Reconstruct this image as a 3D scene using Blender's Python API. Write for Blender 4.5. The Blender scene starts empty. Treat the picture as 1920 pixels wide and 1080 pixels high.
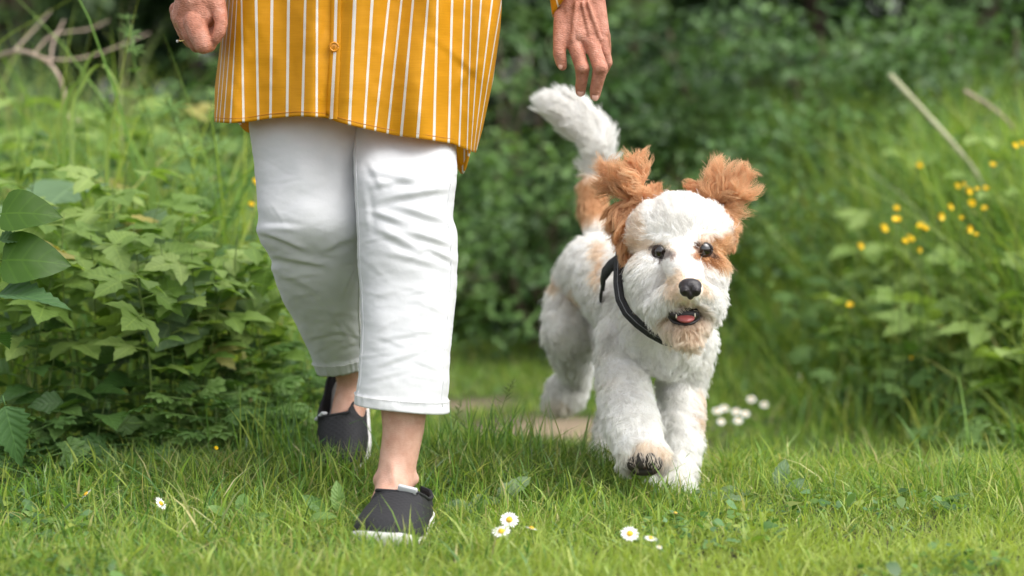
import bpy, bmesh, math, random
import numpy as np
from mathutils import Vector, Matrix, Euler
from mathutils.kdtree import KDTree
from mathutils.bvhtree import BVHTree

random.seed(7)
RNG = np.random.default_rng(7)
scene = bpy.context.scene
COL = scene.collection

# ------------------------------------------------------------------ camera
CAM_Z = 0.71
FPX = 4520.0                       # focal length in pixels of a 1920 wide frame
PITCH = math.atan((540 - 204) / FPX)
cam_data = bpy.data.cameras.new('camera')
cam = bpy.data.objects.new('camera', cam_data)
COL.objects.link(cam)
cam.location = (0, 0, CAM_Z)
cam.rotation_euler = (math.pi / 2 - PITCH, 0, 0)
cam_data.sensor_width = 36
cam_data.lens = FPX / 1920 * 36
cam_data.clip_start = 0.05
cam_data.clip_end = 500
cam_data.dof.use_dof = True
cam_data.dof.focus_distance = 4.2
cam_data.dof.aperture_fstop = 2.2
scene.camera = cam

# ------------------------------------------------------------------ sky, sun, exposure
SUN_DIR = Vector((0.60, -0.36, 1.0)).normalized()     # towards the sun
world = bpy.data.worlds.new('World')
scene.world = world
world.use_nodes = True
wn = world.node_tree.nodes
wl = world.node_tree.links
wn.clear()
sky = wn.new('ShaderNodeTexSky')
sky.sky_type = 'NISHITA'
sky.sun_disc = False
sky.sun_elevation = math.asin(SUN_DIR.z)
sky.sun_rotation = math.atan2(SUN_DIR.x, SUN_DIR.y)
sky.air_density = 1.0
sky.dust_density = 3.0
hsv = wn.new('ShaderNodeHueSaturation')                # a bright white overcast
hsv.inputs['Saturation'].default_value = 0.22
bg = wn.new('ShaderNodeBackground')
bg.inputs['Strength'].default_value = 0.15
wo = wn.new('ShaderNodeOutputWorld')
wl.new(sky.outputs[0], hsv.inputs['Color'])
wl.new(hsv.outputs[0], bg.inputs['Color'])
wl.new(bg.outputs[0], wo.inputs['Surface'])
sun_data = bpy.data.lights.new('sun', 'SUN')
sun_data.energy = 1.0
sun_data.angle = math.radians(55)
sun_data.color = (1.0, 0.96, 0.9)
sun = bpy.data.objects.new('sun', sun_data)
COL.objects.link(sun)
sun.rotation_euler = (-SUN_DIR).to_track_quat('-Z', 'Y').to_euler()
scene.view_settings.view_transform = 'Standard'
scene.view_settings.look = 'None'
scene.view_settings.gamma = 1
scene.view_settings.exposure = 1.12
scene.render.engine = 'CYCLES'
scene.cycles.max_bounces = 10
scene.cycles.diffuse_bounces = 7
scene.cycles.transmission_bounces = 7
scene.cycles.transparent_max_bounces = 6
scene.cycles.use_denoising = True
scene.cycles.use_adaptive_sampling = True
scene.cycles.adaptive_threshold = 0.015
scene.cycles.sample_clamp_indirect = 6

# ------------------------------------------------------------------ helpers
CP, SP = math.cos(PITCH), math.sin(PITCH)
def P(px, py, Y):
    """world point at distance Y seen at a photograph position"""
    a = (px - 960) / FPX; b = (540 - py) / FPX
    d = Vector((a, CP + b * SP, -SP + b * CP))
    return Vector((0, 0, CAM_Z)) + d * (Y / d.y)
def G(px, py, z=0.0):
    """world point on the level z seen at a photograph position"""
    a = (px - 960) / FPX; b = (540 - py) / FPX
    d = Vector((a, CP + b * SP, -SP + b * CP))
    return Vector((0, 0, CAM_Z)) + d * ((z - CAM_Z) / d.z)
def proj(p):
    p = np.asarray(p, float)
    x = p[..., 0]; y = p[..., 1]; z = p[..., 2] - CAM_Z
    f = y * CP - z * SP; u = y * SP + z * CP
    return 960 + FPX * x / f, 540 - FPX * u / f
def px2m(n, Y): return n * Y / FPX

def link(o, parent=None):
    COL.objects.link(o)
    if parent is not None: o.parent = parent
    return o
def empty(name, loc, label=None, cat=None, group=None):
    o = bpy.data.objects.new(name, None); o.empty_display_size = 0.05
    o.location = loc
    return tag(link(o), label, cat, group)
def tag(o, label=None, cat=None, group=None, kind=None):
    if label: o['label'] = label
    if cat: o['category'] = cat
    if group: o['group'] = group
    if kind: o['kind'] = kind
    return o
def mesh_np(name, verts, faces, mat=None, smooth=True, uvs=None, cols=None):
    """verts (n,3); faces list of lists or an (m,k) array; uvs, cols per vertex"""
    me = bpy.data.meshes.new(name)
    verts = np.asarray(verts, np.float32)
    if isinstance(faces, np.ndarray):
        m, k = faces.shape
        me.vertices.add(len(verts)); me.vertices.foreach_set('co', verts.ravel())
        me.loops.add(m * k); me.loops.foreach_set('vertex_index', faces.astype(np.int32).ravel())
        me.polygons.add(m); me.polygons.foreach_set('loop_start', np.arange(0, m * k, k, dtype=np.int32))
        me.update(calc_edges=True)
    else:
        me.from_pydata([tuple(map(float, v)) for v in verts], [], faces); me.update()
    if smooth: me.polygons.foreach_set('use_smooth', np.ones(len(me.polygons), bool))
    if uvs is not None:
        li = np.empty(len(me.loops), np.int32); me.loops.foreach_get('vertex_index', li)
        uvl = me.uv_layers.new(name='UVMap'); uvl.data.foreach_set('uv', np.asarray(uvs, np.float32)[li].ravel())
    if cols is not None:
        a = me.attributes.new('col', 'FLOAT_COLOR', 'POINT')
        c = np.ones((len(verts), 4), np.float32); c[:, :3] = cols
        a.data.foreach_set('color', c.ravel())
    if mat: me.materials.append(mat)
    me.update()
    return me
def obj(name, me, parent=None, loc=None, mat4=None):
    o = bpy.data.objects.new(name, me)
    if mat4 is not None: o.matrix_basis = mat4
    elif loc is not None: o.location = loc
    return link(o, parent)
def local(verts, origin):
    return np.asarray(verts, float) - np.asarray(origin, float)
def interp(table, t):
    """table rows (t, a, b, ...) -> smooth interpolation of each column"""
    T = np.array([r[0] for r in table], float); t = np.asarray(t, float); out = []
    for k in range(1, len(table[0])):
        V = np.array([r[k] for r in table], float)
        m = np.gradient(V, T)                                    # cubic hermite
        i = np.clip(np.searchsorted(T, t) - 1, 0, len(T) - 2)
        h = T[i + 1] - T[i]; s = np.clip((t - T[i]) / h, 0, 1)
        out.append((2*s**3-3*s**2+1)*V[i] + (s**3-2*s**2+s)*h*m[i] + (-2*s**3+3*s**2)*V[i+1] + (s**3-s**2)*h*m[i+1])
    return out
def sstep(a, b, x):
    t = np.clip((np.asarray(x, float) - a) / (b - a), 0, 1); return t * t * (3 - 2 * t)
def noise2(x, y, seed=0, octaves=3):
    """cheap smooth value noise, about -1..1"""
    x = np.asarray(x, float); y = np.asarray(y, float); r = 0; amp = 1; tot = 0
    for o in range(octaves):
        g = np.random.default_rng(seed * 31 + o).uniform(-1, 1, (64, 64))
        xi = np.floor(x).astype(int); yi = np.floor(y).astype(int)
        fx = x - xi; fy = y - yi; fx = fx*fx*(3-2*fx); fy = fy*fy*(3-2*fy)
        a = g[xi % 64, yi % 64]; b = g[(xi+1) % 64, yi % 64]; c = g[xi % 64, (yi+1) % 64]; d = g[(xi+1) % 64, (yi+1) % 64]
        r = r + amp * ((a*(1-fx)+b*fx)*(1-fy) + (c*(1-fx)+d*fx)*fy); tot += amp
        amp *= 0.5; x = x * 2.03 + 11.3; y = y * 2.03 + 5.7
    return r / tot * 1.6
def grid_faces(nr, nc, closed):
    r, c = np.meshgrid(np.arange(nr - 1), np.arange(nc if closed else nc - 1), indexing='ij')
    c2 = (c + 1) % nc
    return np.stack([r*nc+c, r*nc+c2, (r+1)*nc+c2, (r+1)*nc+c], -1).reshape(-1, 4)
def tube(pts, radii, sides=6):
    """verts, faces of a swept tube with closed ends"""
    pts = [Vector(p) for p in pts]; n = len(pts)
    if not hasattr(radii, '__len__'): radii = [radii] * n
    V = []; F = []; up = Vector((0.13, 0.31, 0.94))
    for i, p in enumerate(pts):
        t = (pts[min(i+1, n-1)] - pts[max(i-1, 0)]).normalized()
        a = t.cross(up)
        if a.length < 1e-3: a = t.cross(Vector((1, 0, 0)))
        a.normalize(); b = t.cross(a)
        for k in range(sides):
            an = 2 * math.pi * k / sides
            V.append(p + (a * math.cos(an) + b * math.sin(an)) * radii[i])
    for i in range(n - 1):
        for k in range(sides):
            k2 = (k + 1) % sides
            F.append([i*sides+k, i*sides+k2, (i+1)*sides+k2, (i+1)*sides+k])
    F.append(list(range(sides))[::-1]); F.append([(n-1)*sides+k for k in range(sides)])
    return [tuple(v) for v in V], F
def merge(parts):
    V = []; F = []
    for v, f in parts:
        o = len(V); V += [tuple(x) for x in v]; F += [[i + o for i in q] for q in f]
    return V, F
def sphere(c, r, seg=16, rings=10, rot=None):
    """ellipsoid verts and faces"""
    if not hasattr(r, '__len__'): r = (r, r, r)
    R = rot if rot is not None else Matrix.Identity(3)
    c = Vector(c); V = [c + R @ Vector((0, 0, r[2]))]; F = []
    for i in range(1, rings):
        th = math.pi * i / rings
        for k in range(seg):
            ph = 2 * math.pi * k / seg
            V.append(c + R @ Vector((r[0]*math.sin(th)*math.cos(ph), r[1]*math.sin(th)*math.sin(ph), r[2]*math.cos(th))))
    V.append(c - R @ Vector((0, 0, r[2])))
    for k in range(seg): F.append([0, 1+k, 1+(k+1) % seg])
    for i in range(rings-2):
        for k in range(seg):
            a = 1+i*seg+k; b = 1+i*seg+(k+1) % seg
            F.append([a, a+seg, b+seg, b])
    e = len(V)-1; s = 1+(rings-2)*seg
    for k in range(seg): F.append([e, s+(k+1) % seg, s+k])
    return [tuple(v) for v in V], F
def box(c, sx, sy, sz, rot=None):
    R = rot if rot is not None else Matrix.Identity(3); c = Vector(c)
    V = [tuple(c + R @ Vector((x*sx/2, y*sy/2, z*sz/2))) for x in (-1, 1) for y in (-1, 1) for z in (-1, 1)]
    return V, [[0,1,3,2],[4,6,7,5],[0,4,5,1],[2,3,7,6],[0,2,6,4],[1,5,7,3]]
def fuse(name, balls, voxel, smooth=6, factor=0.5):
    """balls: list of (centre, radius or radii[, rot]) -> one continuous fused surface"""
    V, F = merge([sphere(b[0], b[1], 14, 9, b[2] if len(b) > 2 else None) for b in balls])
    me = mesh_np(name, V, F)
    o = obj(name, me)
    m = o.modifiers.new('r', 'REMESH'); m.mode = 'VOXEL'; m.voxel_size = voxel; m.use_smooth_shade = True
    m = o.modifiers.new('s', 'SMOOTH'); m.factor = factor; m.iterations = smooth
    dg = bpy.context.evaluated_depsgraph_get()
    out = bpy.data.meshes.new_from_object(o.evaluated_get(dg))
    bpy.data.objects.remove(o); bpy.data.meshes.remove(me)
    out.name = name
    out.polygons.foreach_set('use_smooth', np.ones(len(out.polygons), bool))
    return out
def chain(pts, step=0.35):
    """pts (p, r): spheres laid densely from joint to joint"""
    out = []
    for (p, r), (q, s) in zip(pts, pts[1:]):
        p = Vector(p); q = Vector(q); L = (q - p).length
        n = max(1, int(L / (min(r, s) * step)))
        for i in range(n): out.append((p.lerp(q, i / n), r + (s - r) * i / n))
    out.append((Vector(pts[-1][0]), pts[-1][1]))
    return out
def verts_of(me):
    a = np.empty(len(me.vertices) * 3, np.float32); me.vertices.foreach_get('co', a); return a.reshape(-1, 3).astype(float)

# ------------------------------------------------------------------ materials
class NT:
    def __init__(self, name):
        self.m = bpy.data.materials.new(name); self.m.use_nodes = True
        self.t = self.m.node_tree; self.t.nodes.clear()
        self.out = self.n('ShaderNodeOutputMaterial')
    def n(self, kind, **kw):
        x = self.t.nodes.new(kind)
        for k, v in kw.items():
            if hasattr(x, k) and k not in x.inputs: setattr(x, k, v)
            else: x.inputs[k].default_value = v
        return x
    def l(self, a, b): self.t.links.new(a, b)
    def ramp(self, fac, stops):
        r = self.n('ShaderNodeValToRGB'); e = r.color_ramp.elements
        while len(e) < len(stops): e.new(0.5)
        for el, (p, c) in zip(e, stops): el.position = p; el.color = (*c, 1) if len(c) == 3 else c
        self.l(fac, r.inputs[0]); return r.outputs[0]
    def mix(self, fac, a, b, mode='MIX'):
        x = self.n('ShaderNodeMix', data_type='RGBA', blend_type=mode)
        for i, v in ((0, fac), (6, a), (7, b)):
            s = x.inputs[i]
            if hasattr(v, 'links'): self.l(v, s)
            elif i == 0: s.default_value = v
            else: s.default_value = (*v, 1)
        return x.outputs[2]
    def math(self, op, a, b=None, c=None):
        x = self.n('ShaderNodeMath', operation=op)
        for s, v in zip(x.inputs, (a, b, c)):
            if v is None: continue
            if hasattr(v, 'links'): self.l(v, s)
            else: s.default_value = v
        return x.outputs[0]
    def noise(self, scale, detail=4, coord=None, rough=0.55):
        x = self.n('ShaderNodeTexNoise', Scale=scale, Detail=detail, Roughness=rough)
        if coord is not None: self.l(coord, x.inputs['Vector'])
        return x.outputs['Fac']
    def principled(self, color, rough=0.5, bump=None, bstr=0.3, bdist=0.002, **kw):
        p = self.n('ShaderNodeBsdfPrincipled', Roughness=rough)
        for k, v in kw.items(): p.inputs[k.replace('_', ' ')].default_value = v
        if hasattr(color, 'links'): self.l(color, p.inputs['Base Color'])
        else: p.inputs['Base Color'].default_value = (*color, 1)
        if bump is not None:
            b = self.n('ShaderNodeBump', Strength=bstr, Distance=bdist)
            self.l(bump, b.inputs['Height']); self.l(b.outputs[0], p.inputs['Normal'])
        return p
    def done(self, shader):
        self.l(shader.outputs[0], self.out.inputs['Surface']); return self.m
def simple(name, color, rough=0.5, **kw):
    t = NT(name); return t.done(t.principled(color, rough, **kw))
def leafy(name, stops, rough=0.45, trans=0.35, attr=False, veins=True, noise_scale=40, vfreq=46.0, bst=0.35):
    """leaf blade: colour by object or by attribute, veins from UV, light passing through"""
    t = NT(name)
    if attr:
        c = t.n('ShaderNodeAttribute', attribute_name='col').outputs['Color']
    else:
        c = t.ramp(t.n('ShaderNodeObjectInfo').outputs['Random'], stops)
    tc = t.n('ShaderNodeTexCoord')
    nz = t.noise(noise_scale, 3, tc.outputs['Object'])
    c = t.mix(t.math('MULTIPLY', nz, 0.5), c, t.mix(1.0, c, (0.55, 0.62, 0.5), 'MULTIPLY'))
    h = nz
    if veins:
        s = t.n('ShaderNodeSeparateXYZ'); t.l(tc.outputs['UV'], s.inputs[0])
        ax = t.math('ABSOLUTE', t.math('SUBTRACT', s.outputs[0], 0.5))
        w = t.math('SINE', t.math('MULTIPLY', t.math('SUBTRACT', s.outputs[1], t.math('MULTIPLY', ax, 0.5)), vfreq))
        vein = t.math('GREATER_THAN', w, 0.86)
        mid = t.math('LESS_THAN', ax, 0.02)
        v = t.math('MAXIMUM', t.math('MULTIPLY', vein, 0.45), mid)
        c = t.mix(t.math('MULTIPLY', v, 0.5), c, t.mix(1.0, c, (1.9, 1.7, 1.7), 'MULTIPLY'))
        h = t.math('ADD', t.math('MULTIPLY', w, -0.5), nz)
    p = t.principled(c, rough, bump=h, bstr=bst, bdist=0.002)
    p.inputs['Specular IOR Level'].default_value = 0.35
    tr = t.n('ShaderNodeBsdfTranslucent')
    t.l(t.mix(1.0, c, (1.25, 1.35, 0.55), 'MULTIPLY'), tr.inputs['Color'])
    m = t.n('ShaderNodeMixShader'); m.inputs[0].default_value = trans
    t.l(p.outputs[0], m.inputs[1]); t.l(tr.outputs[0], m.inputs[2])
    return t.done(m)
# ------------------------------------------------------------------ the ground
def bank_edge(Y): return 1.06 - (np.asarray(Y, float) - 5.0) * 0.27      # foot of the grassy bank on the right
def ground_z(x, Y):
    x = np.asarray(x, float); Y = np.asarray(Y, float)
    z = 0.012 * noise2(x * 2.3 + 9, Y * 2.3 + 3, 5)
    z = z - 0.10 * sstep(4.5, 5.3, Y) * sstep(-0.75, -0.3, x)
    z = z + 0.30 * sstep(0.0, 1.3, x - bank_edge(Y)) * sstep(4.6, 5.6, Y)
    z = z + 0.10 * sstep(-0.7, -1.6, x) * sstep(4.4, 5.4, Y)
    z = z + 0.12 * sstep(7.2, 10.0, Y)
    return z
def path_mask(x, Y):
    """bare trodden earth behind the dog"""
    n = noise2(x * 5 + 4, Y * 4 + 8, 21, 3)
    c = 0.10 + 0.06 * np.sin(Y * 1.7)
    a = np.exp(-((x - 0.14) / 0.27) ** 2 - ((Y - 6.05) / 0.26) ** 2)
    b = np.exp(-((x - 0.17) / 0.17) ** 2 - ((Y - 5.45) / 0.20) ** 2)
    d = np.exp(-((x + 0.10) / 0.20) ** 2 - ((Y - 6.6) / 0.25) ** 2)
    return np.clip(1.5 * np.maximum(np.maximum(a, b), 0.75 * d) + 0.38 * n - 0.38, 0, 1)

gx = np.concatenate([-np.geomspace(120, 2.6, 14), np.arange(-2.5, 2.51, 0.05), np.geomspace(2.6, 120, 14)])
gy = np.concatenate([-np.geomspace(60, 0.5, 8), np.arange(0, 2.6, 0.4), np.arange(2.8, 9.0, 0.05), np.geomspace(9.2, 200, 22)])
GX, GY = np.meshgrid(gx, gy, indexing='ij')
GZ = ground_z(GX, GY)
gv = np.stack([GX, GY, GZ], -1).reshape(-1, 3)
t = NT('soil and turf')
at = t.n('ShaderNodeAttribute', attribute_name='col')
tc = t.n('ShaderNodeTexCoord')
n1 = t.noise(60, 6, tc.outputs['Object'], 0.7); n2 = t.noise(7, 4, tc.outputs['Object'])
c = t.mix(n2, t.ramp(n1, [(0.3, (0.02, 0.028, 0.008)), (0.7, (0.06, 0.075, 0.02))]), (0.05, 0.04, 0.02))
earth = t.ramp(n1, [(0.25, (0.16, 0.11, 0.065)), (0.75, (0.40, 0.31, 0.21))])
c = t.mix(t.n('ShaderNodeSeparateColor').outputs[0], c, earth)
sep = [n for n in t.t.nodes if n.bl_idname == 'ShaderNodeSeparateColor'][0]
t.l(at.outputs['Color'], sep.inputs[0])
gm = t.done(t.principled(c, 0.95, bump=n1, bstr=0.8, bdist=0.01))
pm = path_mask(GX, GY).reshape(-1)
ground = obj('ground', mesh_np('ground', gv, grid_faces(len(gx), len(gy), False)[:, ::-1].copy(), gm, cols=np.stack([pm]*3, -1)))
tag(ground, 'green grassy ground with a bare trodden earth patch behind the dog', kind='structure')

# ------------------------------------------------------------------ blades of grass
PAL = {'mid': (0.155, 0.275, 0.045), 'yellow': (0.33, 0.40, 0.08), 'dark': (0.06, 0.145, 0.03), 'straw': (0.50, 0.43, 0.23), 'blue': (0.15, 0.275, 0.11)}
def palette_mix(n, weights, rng):
    keys = list(weights); w = np.array([weights[k] for k in keys], float); w /= w.sum()
    a = np.array([PAL[k] for k in keys]); i = rng.choice(len(keys), n, p=w); j = rng.choice(len(keys), n, p=w)
    f = rng.uniform(0, 0.5, (n, 1))
    return (a[i] * (1 - f) + a[j] * f) * rng.uniform(0.75, 1.25, (n, 1))
def blade_mesh(name, roots, h, w, lean, az, cols, mat, seg=3, face=None, rng=RNG):
    """every blade its own tapered, bent ribbon with a folded midrib feel"""
    n = len(roots); d = np.stack([np.cos(az), np.sin(az), np.zeros(n)], -1)
    fa = rng.uniform(0, 2*np.pi, n) if face is None else face
    side = np.stack([np.cos(fa), np.sin(fa), np.zeros(n)], -1)
    V = np.empty((n, 2*seg+1, 3)); C = np.empty((n, 2*seg+1, 3))
    for k in range(seg + 1):
        s = k / seg
        up = h * (s - 0.35 * np.minimum(lean, 1.6) * s * s * 0.8)
        p = roots + d * (lean * h * s ** 1.9)[:, None]; p = p + np.stack([0*up, 0*up, up], -1)
        ww = w * (1 - s ** 1.8) * (0.75 + 0.5 * s) / 2
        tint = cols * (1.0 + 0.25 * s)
        if k < seg:
            V[:, 2*k] = p - side * ww[:, None]; V[:, 2*k+1] = p + side * ww[:, None]
            C[:, 2*k] = tint; C[:, 2*k+1] = tint
        else:
            V[:, 2*k] = p; C[:, 2*k] = tint
    base = (np.arange(n) * (2*seg+1))[:, None]
    T = []
    for k in range(seg - 1):
        a = 2*k
        T += [[a, a+1, a+3], [a, a+3, a+2]]
    a = 2*(seg-1); T.append([a, a+1, a+2])
    F = (base[:, None, :] + np.array(T)[None]).reshape(-1, 3)
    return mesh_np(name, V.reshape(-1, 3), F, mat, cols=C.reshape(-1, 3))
def grass_mat(name, trans=0.42, rough=0.36):
    t = NT(name)
    c = t.n('ShaderNodeAttribute', attribute_name='col').outputs['Color']
    p = t.principled(c, rough); p.inputs['Specular IOR Level'].default_value = 0.45
    tr = t.n('ShaderNodeBsdfTranslucent'); t.l(t.mix(1.0, c, (1.35, 1.35, 0.7), 'MULTIPLY'), tr.inputs['Color'])
    m = t.n('ShaderNodeMixShader'); m.inputs[0].default_value = trans
    t.l(p.outputs[0], m.inputs[1]); t.l(tr.outputs[0], m.inputs[2])
    return t.done(m)
M_GRASS = grass_mat('grass blade')

def scatter(n, x0, x1, y0, y1, rng, spread=1.0):
    """roots inside the wedge the camera looks along, with a margin"""
    Y = rng.uniform(y0, y1, n); x = rng.uniform(x0, x1, n)
    k = np.abs(x) < Y * 0.2124 * 1.22 + 0.12 * spread
    return x[k], Y[k]
def roots_on(x, Y): return np.stack([x, Y, ground_z(x, Y) - 0.004], -1)

rng = np.random.default_rng(11)
# the lawn near the camera
x, Y = scatter(135000, -1.5, 1.5, 3.3, 4.75, rng)
clump = noise2(x * 9, Y * 9, 3, 3); big = noise2(x * 2.1 + 3, Y * 2.1, 8, 2)
k = rng.uniform(0, 1, len(x)) < 0.82 + 0.35 * clump
x, Y, clump, big = x[k], Y[k], clump[k], big[k]
n = len(x)
h = rng.gamma(6, 1/6, n) * (0.027 + 0.013 * clump + 0.009 * big + 0.012 * sstep(4.0, 4.4, Y))
h *= 1 - 0.35 * sstep(-0.1, 0.5, x) * sstep(4.35, 4.1, Y)
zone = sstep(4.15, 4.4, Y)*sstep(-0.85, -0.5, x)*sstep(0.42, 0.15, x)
h = h*(1 + 0.9*zone*rng.uniform(0.2, 1.3, n)); h *= np.where(rng.uniform(0, 1, n) < 0.05, rng.uniform(1.6, 2.8, n), 1.0)
h = np.clip(h, 0.008, 0.11)
cols = palette_mix(n, {'mid': 5, 'yellow': 3.2, 'dark': 2.2, 'straw': 0.9}, rng)
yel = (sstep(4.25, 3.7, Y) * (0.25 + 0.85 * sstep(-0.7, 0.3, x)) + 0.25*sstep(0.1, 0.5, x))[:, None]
tread = np.ones(n)
for fx, fY, fr in ((0.29, 4.37, 0.075), (-0.19, 3.95, 0.10), (-0.19, 4.05, 0.08), (0.20, 4.68, 0.07)): tread = np.minimum(tread, 0.30 + 0.70*sstep(0.5*fr, fr, np.hypot(x-fx, Y-fY)))
h = h*tread
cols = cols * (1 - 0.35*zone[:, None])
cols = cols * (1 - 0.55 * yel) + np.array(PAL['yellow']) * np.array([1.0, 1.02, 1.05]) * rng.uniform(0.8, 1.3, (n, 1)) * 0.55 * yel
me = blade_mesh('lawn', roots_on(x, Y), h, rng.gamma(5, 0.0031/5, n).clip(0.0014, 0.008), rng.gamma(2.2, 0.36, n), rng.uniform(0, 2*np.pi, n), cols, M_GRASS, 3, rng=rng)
tag(obj('lawn_grass', me), 'short sunlit lawn grass in the foreground', 'grass', kind='stuff')
# broader, longer blades standing out of it
x, Y = scatter(15000, -1.5, 1.5, 3.4, 4.75, rng)
k = rng.uniform(0, 1, len(x)) < (0.55 + 0.5*noise2(x*5, Y*5, 37, 2))*(0.35 + 0.65*sstep(0.45, 0.05, x)); x, Y = x[k], Y[k]; n = len(x)
h = rng.gamma(7, 1/7, n)*(0.030 + 0.012*sstep(0.3, -0.2, x) + 0.022*sstep(4.1, 4.4, Y)*sstep(0.5, 0.1, x))
me = blade_mesh('blades', roots_on(x, Y), np.clip(h, 0.015, 0.13), rng.uniform(0.0038, 0.0072, n), rng.gamma(2.6, 0.36, n), rng.uniform(0, 2*np.pi, n), palette_mix(n, {'mid': 5, 'yellow': 2.5, 'dark': 2.0, 'blue': 2, 'straw': 0.6}, rng), M_GRASS, 4, rng=rng)
tag(obj('broad_grass', me), 'broader bent grass blades standing out of the lawn', 'grass', kind='stuff')
# the softer turf behind
x, Y = scatter(105000, -1.9, 2.2, 4.72, 9.2, rng)
k = (rng.uniform(0, 1, len(x)) > path_mask(x, Y) * 1.25)
x, Y = x[k], Y[k]; n = len(x)
h = rng.gamma(6, 1/6, n) * (0.038 + 0.012 * noise2(x*4, Y*4, 4)) * (1 - 0.72 * sstep(0.02, 0.25, path_mask(x, Y)))
cols = palette_mix(n, {'mid': 5, 'yellow': 2.4, 'dark': 2.2, 'straw': 0.4}, rng)
me = blade_mesh('turf', roots_on(x, Y), np.clip(h, 0.004, 0.1), rng.uniform(0.003, 0.006, n), rng.gamma(2.2, 0.3, n), rng.uniform(0, 2*np.pi, n), cols, M_GRASS, 2, rng=rng)
tag(obj('turf_grass', me), 'soft blurred turf along the path behind the dog', 'grass', kind='stuff')
# tall meadow grass on the right bank
x, Y = scatter(46000, 0.3, 2.6, 4.9, 9.0, rng, 3)
e = x - bank_edge(Y); k = (e > -0.05 + 0.1 * noise2(x*3, Y*3, 9)) & (rng.uniform(0, 1, len(x)) < 0.35 + 0.65 * sstep(-0.05, 0.4, e))
x, Y, e = x[k], Y[k], e[k]; n = len(x)
h = rng.gamma(7, 1/7, n) * (0.10 + 0.34 * sstep(-0.05, 0.75, e)) * (1 + 0.25 * noise2(x*3, Y*3, 12))
cols = palette_mix(n, {'mid': 5, 'yellow': 4.5, 'dark': 1.2, 'blue': 2.5, 'straw': 0.3}, rng)
me = blade_mesh('meadow', roots_on(x, Y), np.clip(h, 0.05, 0.75), rng.uniform(0.004, 0.010, n), rng.gamma(2.0, 0.26, n).clip(0, 0.75), rng.uniform(0, 2*np.pi, n), cols, M_GRASS, 5, rng=rng)
tag(obj('meadow_grass', me), 'tall lush meadow grass on the bank to the right', 'grass', kind='stuff')
# tall grass at the left behind the brambles
x, Y = scatter(24000, -2.5, -0.3, 5.3, 8.8, rng, 3)
n = len(x); h = rng.gamma(6, 1/6, n) * (0.40 + 0.12 * noise2(x*2, Y*2, 14)) * sstep(-0.1, -0.6, x + 0.05*(Y-5))
k = h > 0.06; x, Y, h = x[k], Y[k], h[k]; n = len(x)
cols = palette_mix(n, {'mid': 4, 'yellow': 4, 'dark': 1.0, 'blue': 3, 'straw': 0.5}, rng)
me = blade_mesh('tall', roots_on(x, Y), h, rng.uniform(0.004, 0.011, n), rng.gamma(2.2, 0.3, n).clip(0, 1.0), rng.uniform(0, 2*np.pi, n), cols, M_GRASS, 5, rng=rng)
tag(obj('tall_grass', me), 'tall pale grass growing behind the brambles on the left', 'grass', kind='stuff')

# low broad-leaved ground cover growing through the lawn
x, Y = scatter(17000, -1.5, 1.5, 3.35, 4.75, rng)
k = noise2(x*3.1+7, Y*3.1, 33, 2) > 0.15 - 0.5*sstep(-0.35, -0.7, x); x, Y = x[k], Y[k]; n = len(x)
az = rng.uniform(0, 6.28, n); L = rng.gamma(6, 0.0115/6, n)
o6 = np.array([(0, 0), (0.35, 0.45), (0.75, 0.42), (1, 0), (0.75, -0.42), (0.35, -0.45)])
d = np.stack([np.cos(az), np.sin(az), rng.normal(0.25, 0.35, n)], -1); sd = np.stack([-np.sin(az), np.cos(az), rng.normal(0, 0.3, n)], -1)
p0 = roots_on(x, Y) + np.stack([0*x, 0*x, rng.uniform(0.008, 0.032, n)], -1)
V = p0[:, None] + d[:, None]*(o6[None, :, :1]*L[:, None, None]) + sd[:, None]*(o6[None, :, 1:]*L[:, None, None])
V[:, :, 2] += 0.3*np.abs(o6[None, :, 1])*L[:, None]
T = np.array([[0, 1, 5], [1, 2, 4], [1, 4, 5], [2, 3, 4]])
F = ((np.arange(n)*6)[:, None, None] + T[None]).reshape(-1, 3)
me = mesh_np('ground_cover', V.reshape(-1, 3), F, M_GRASS, cols=np.repeat(palette_mix(n, {'mid': 4, 'dark': 3, 'blue': 2.5, 'yellow': 1}, rng), 6, 0))
tag(obj('ground_cover', me), 'small round clover-like leaves scattered through the lawn', 'ground cover', kind='stuff')
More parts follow.
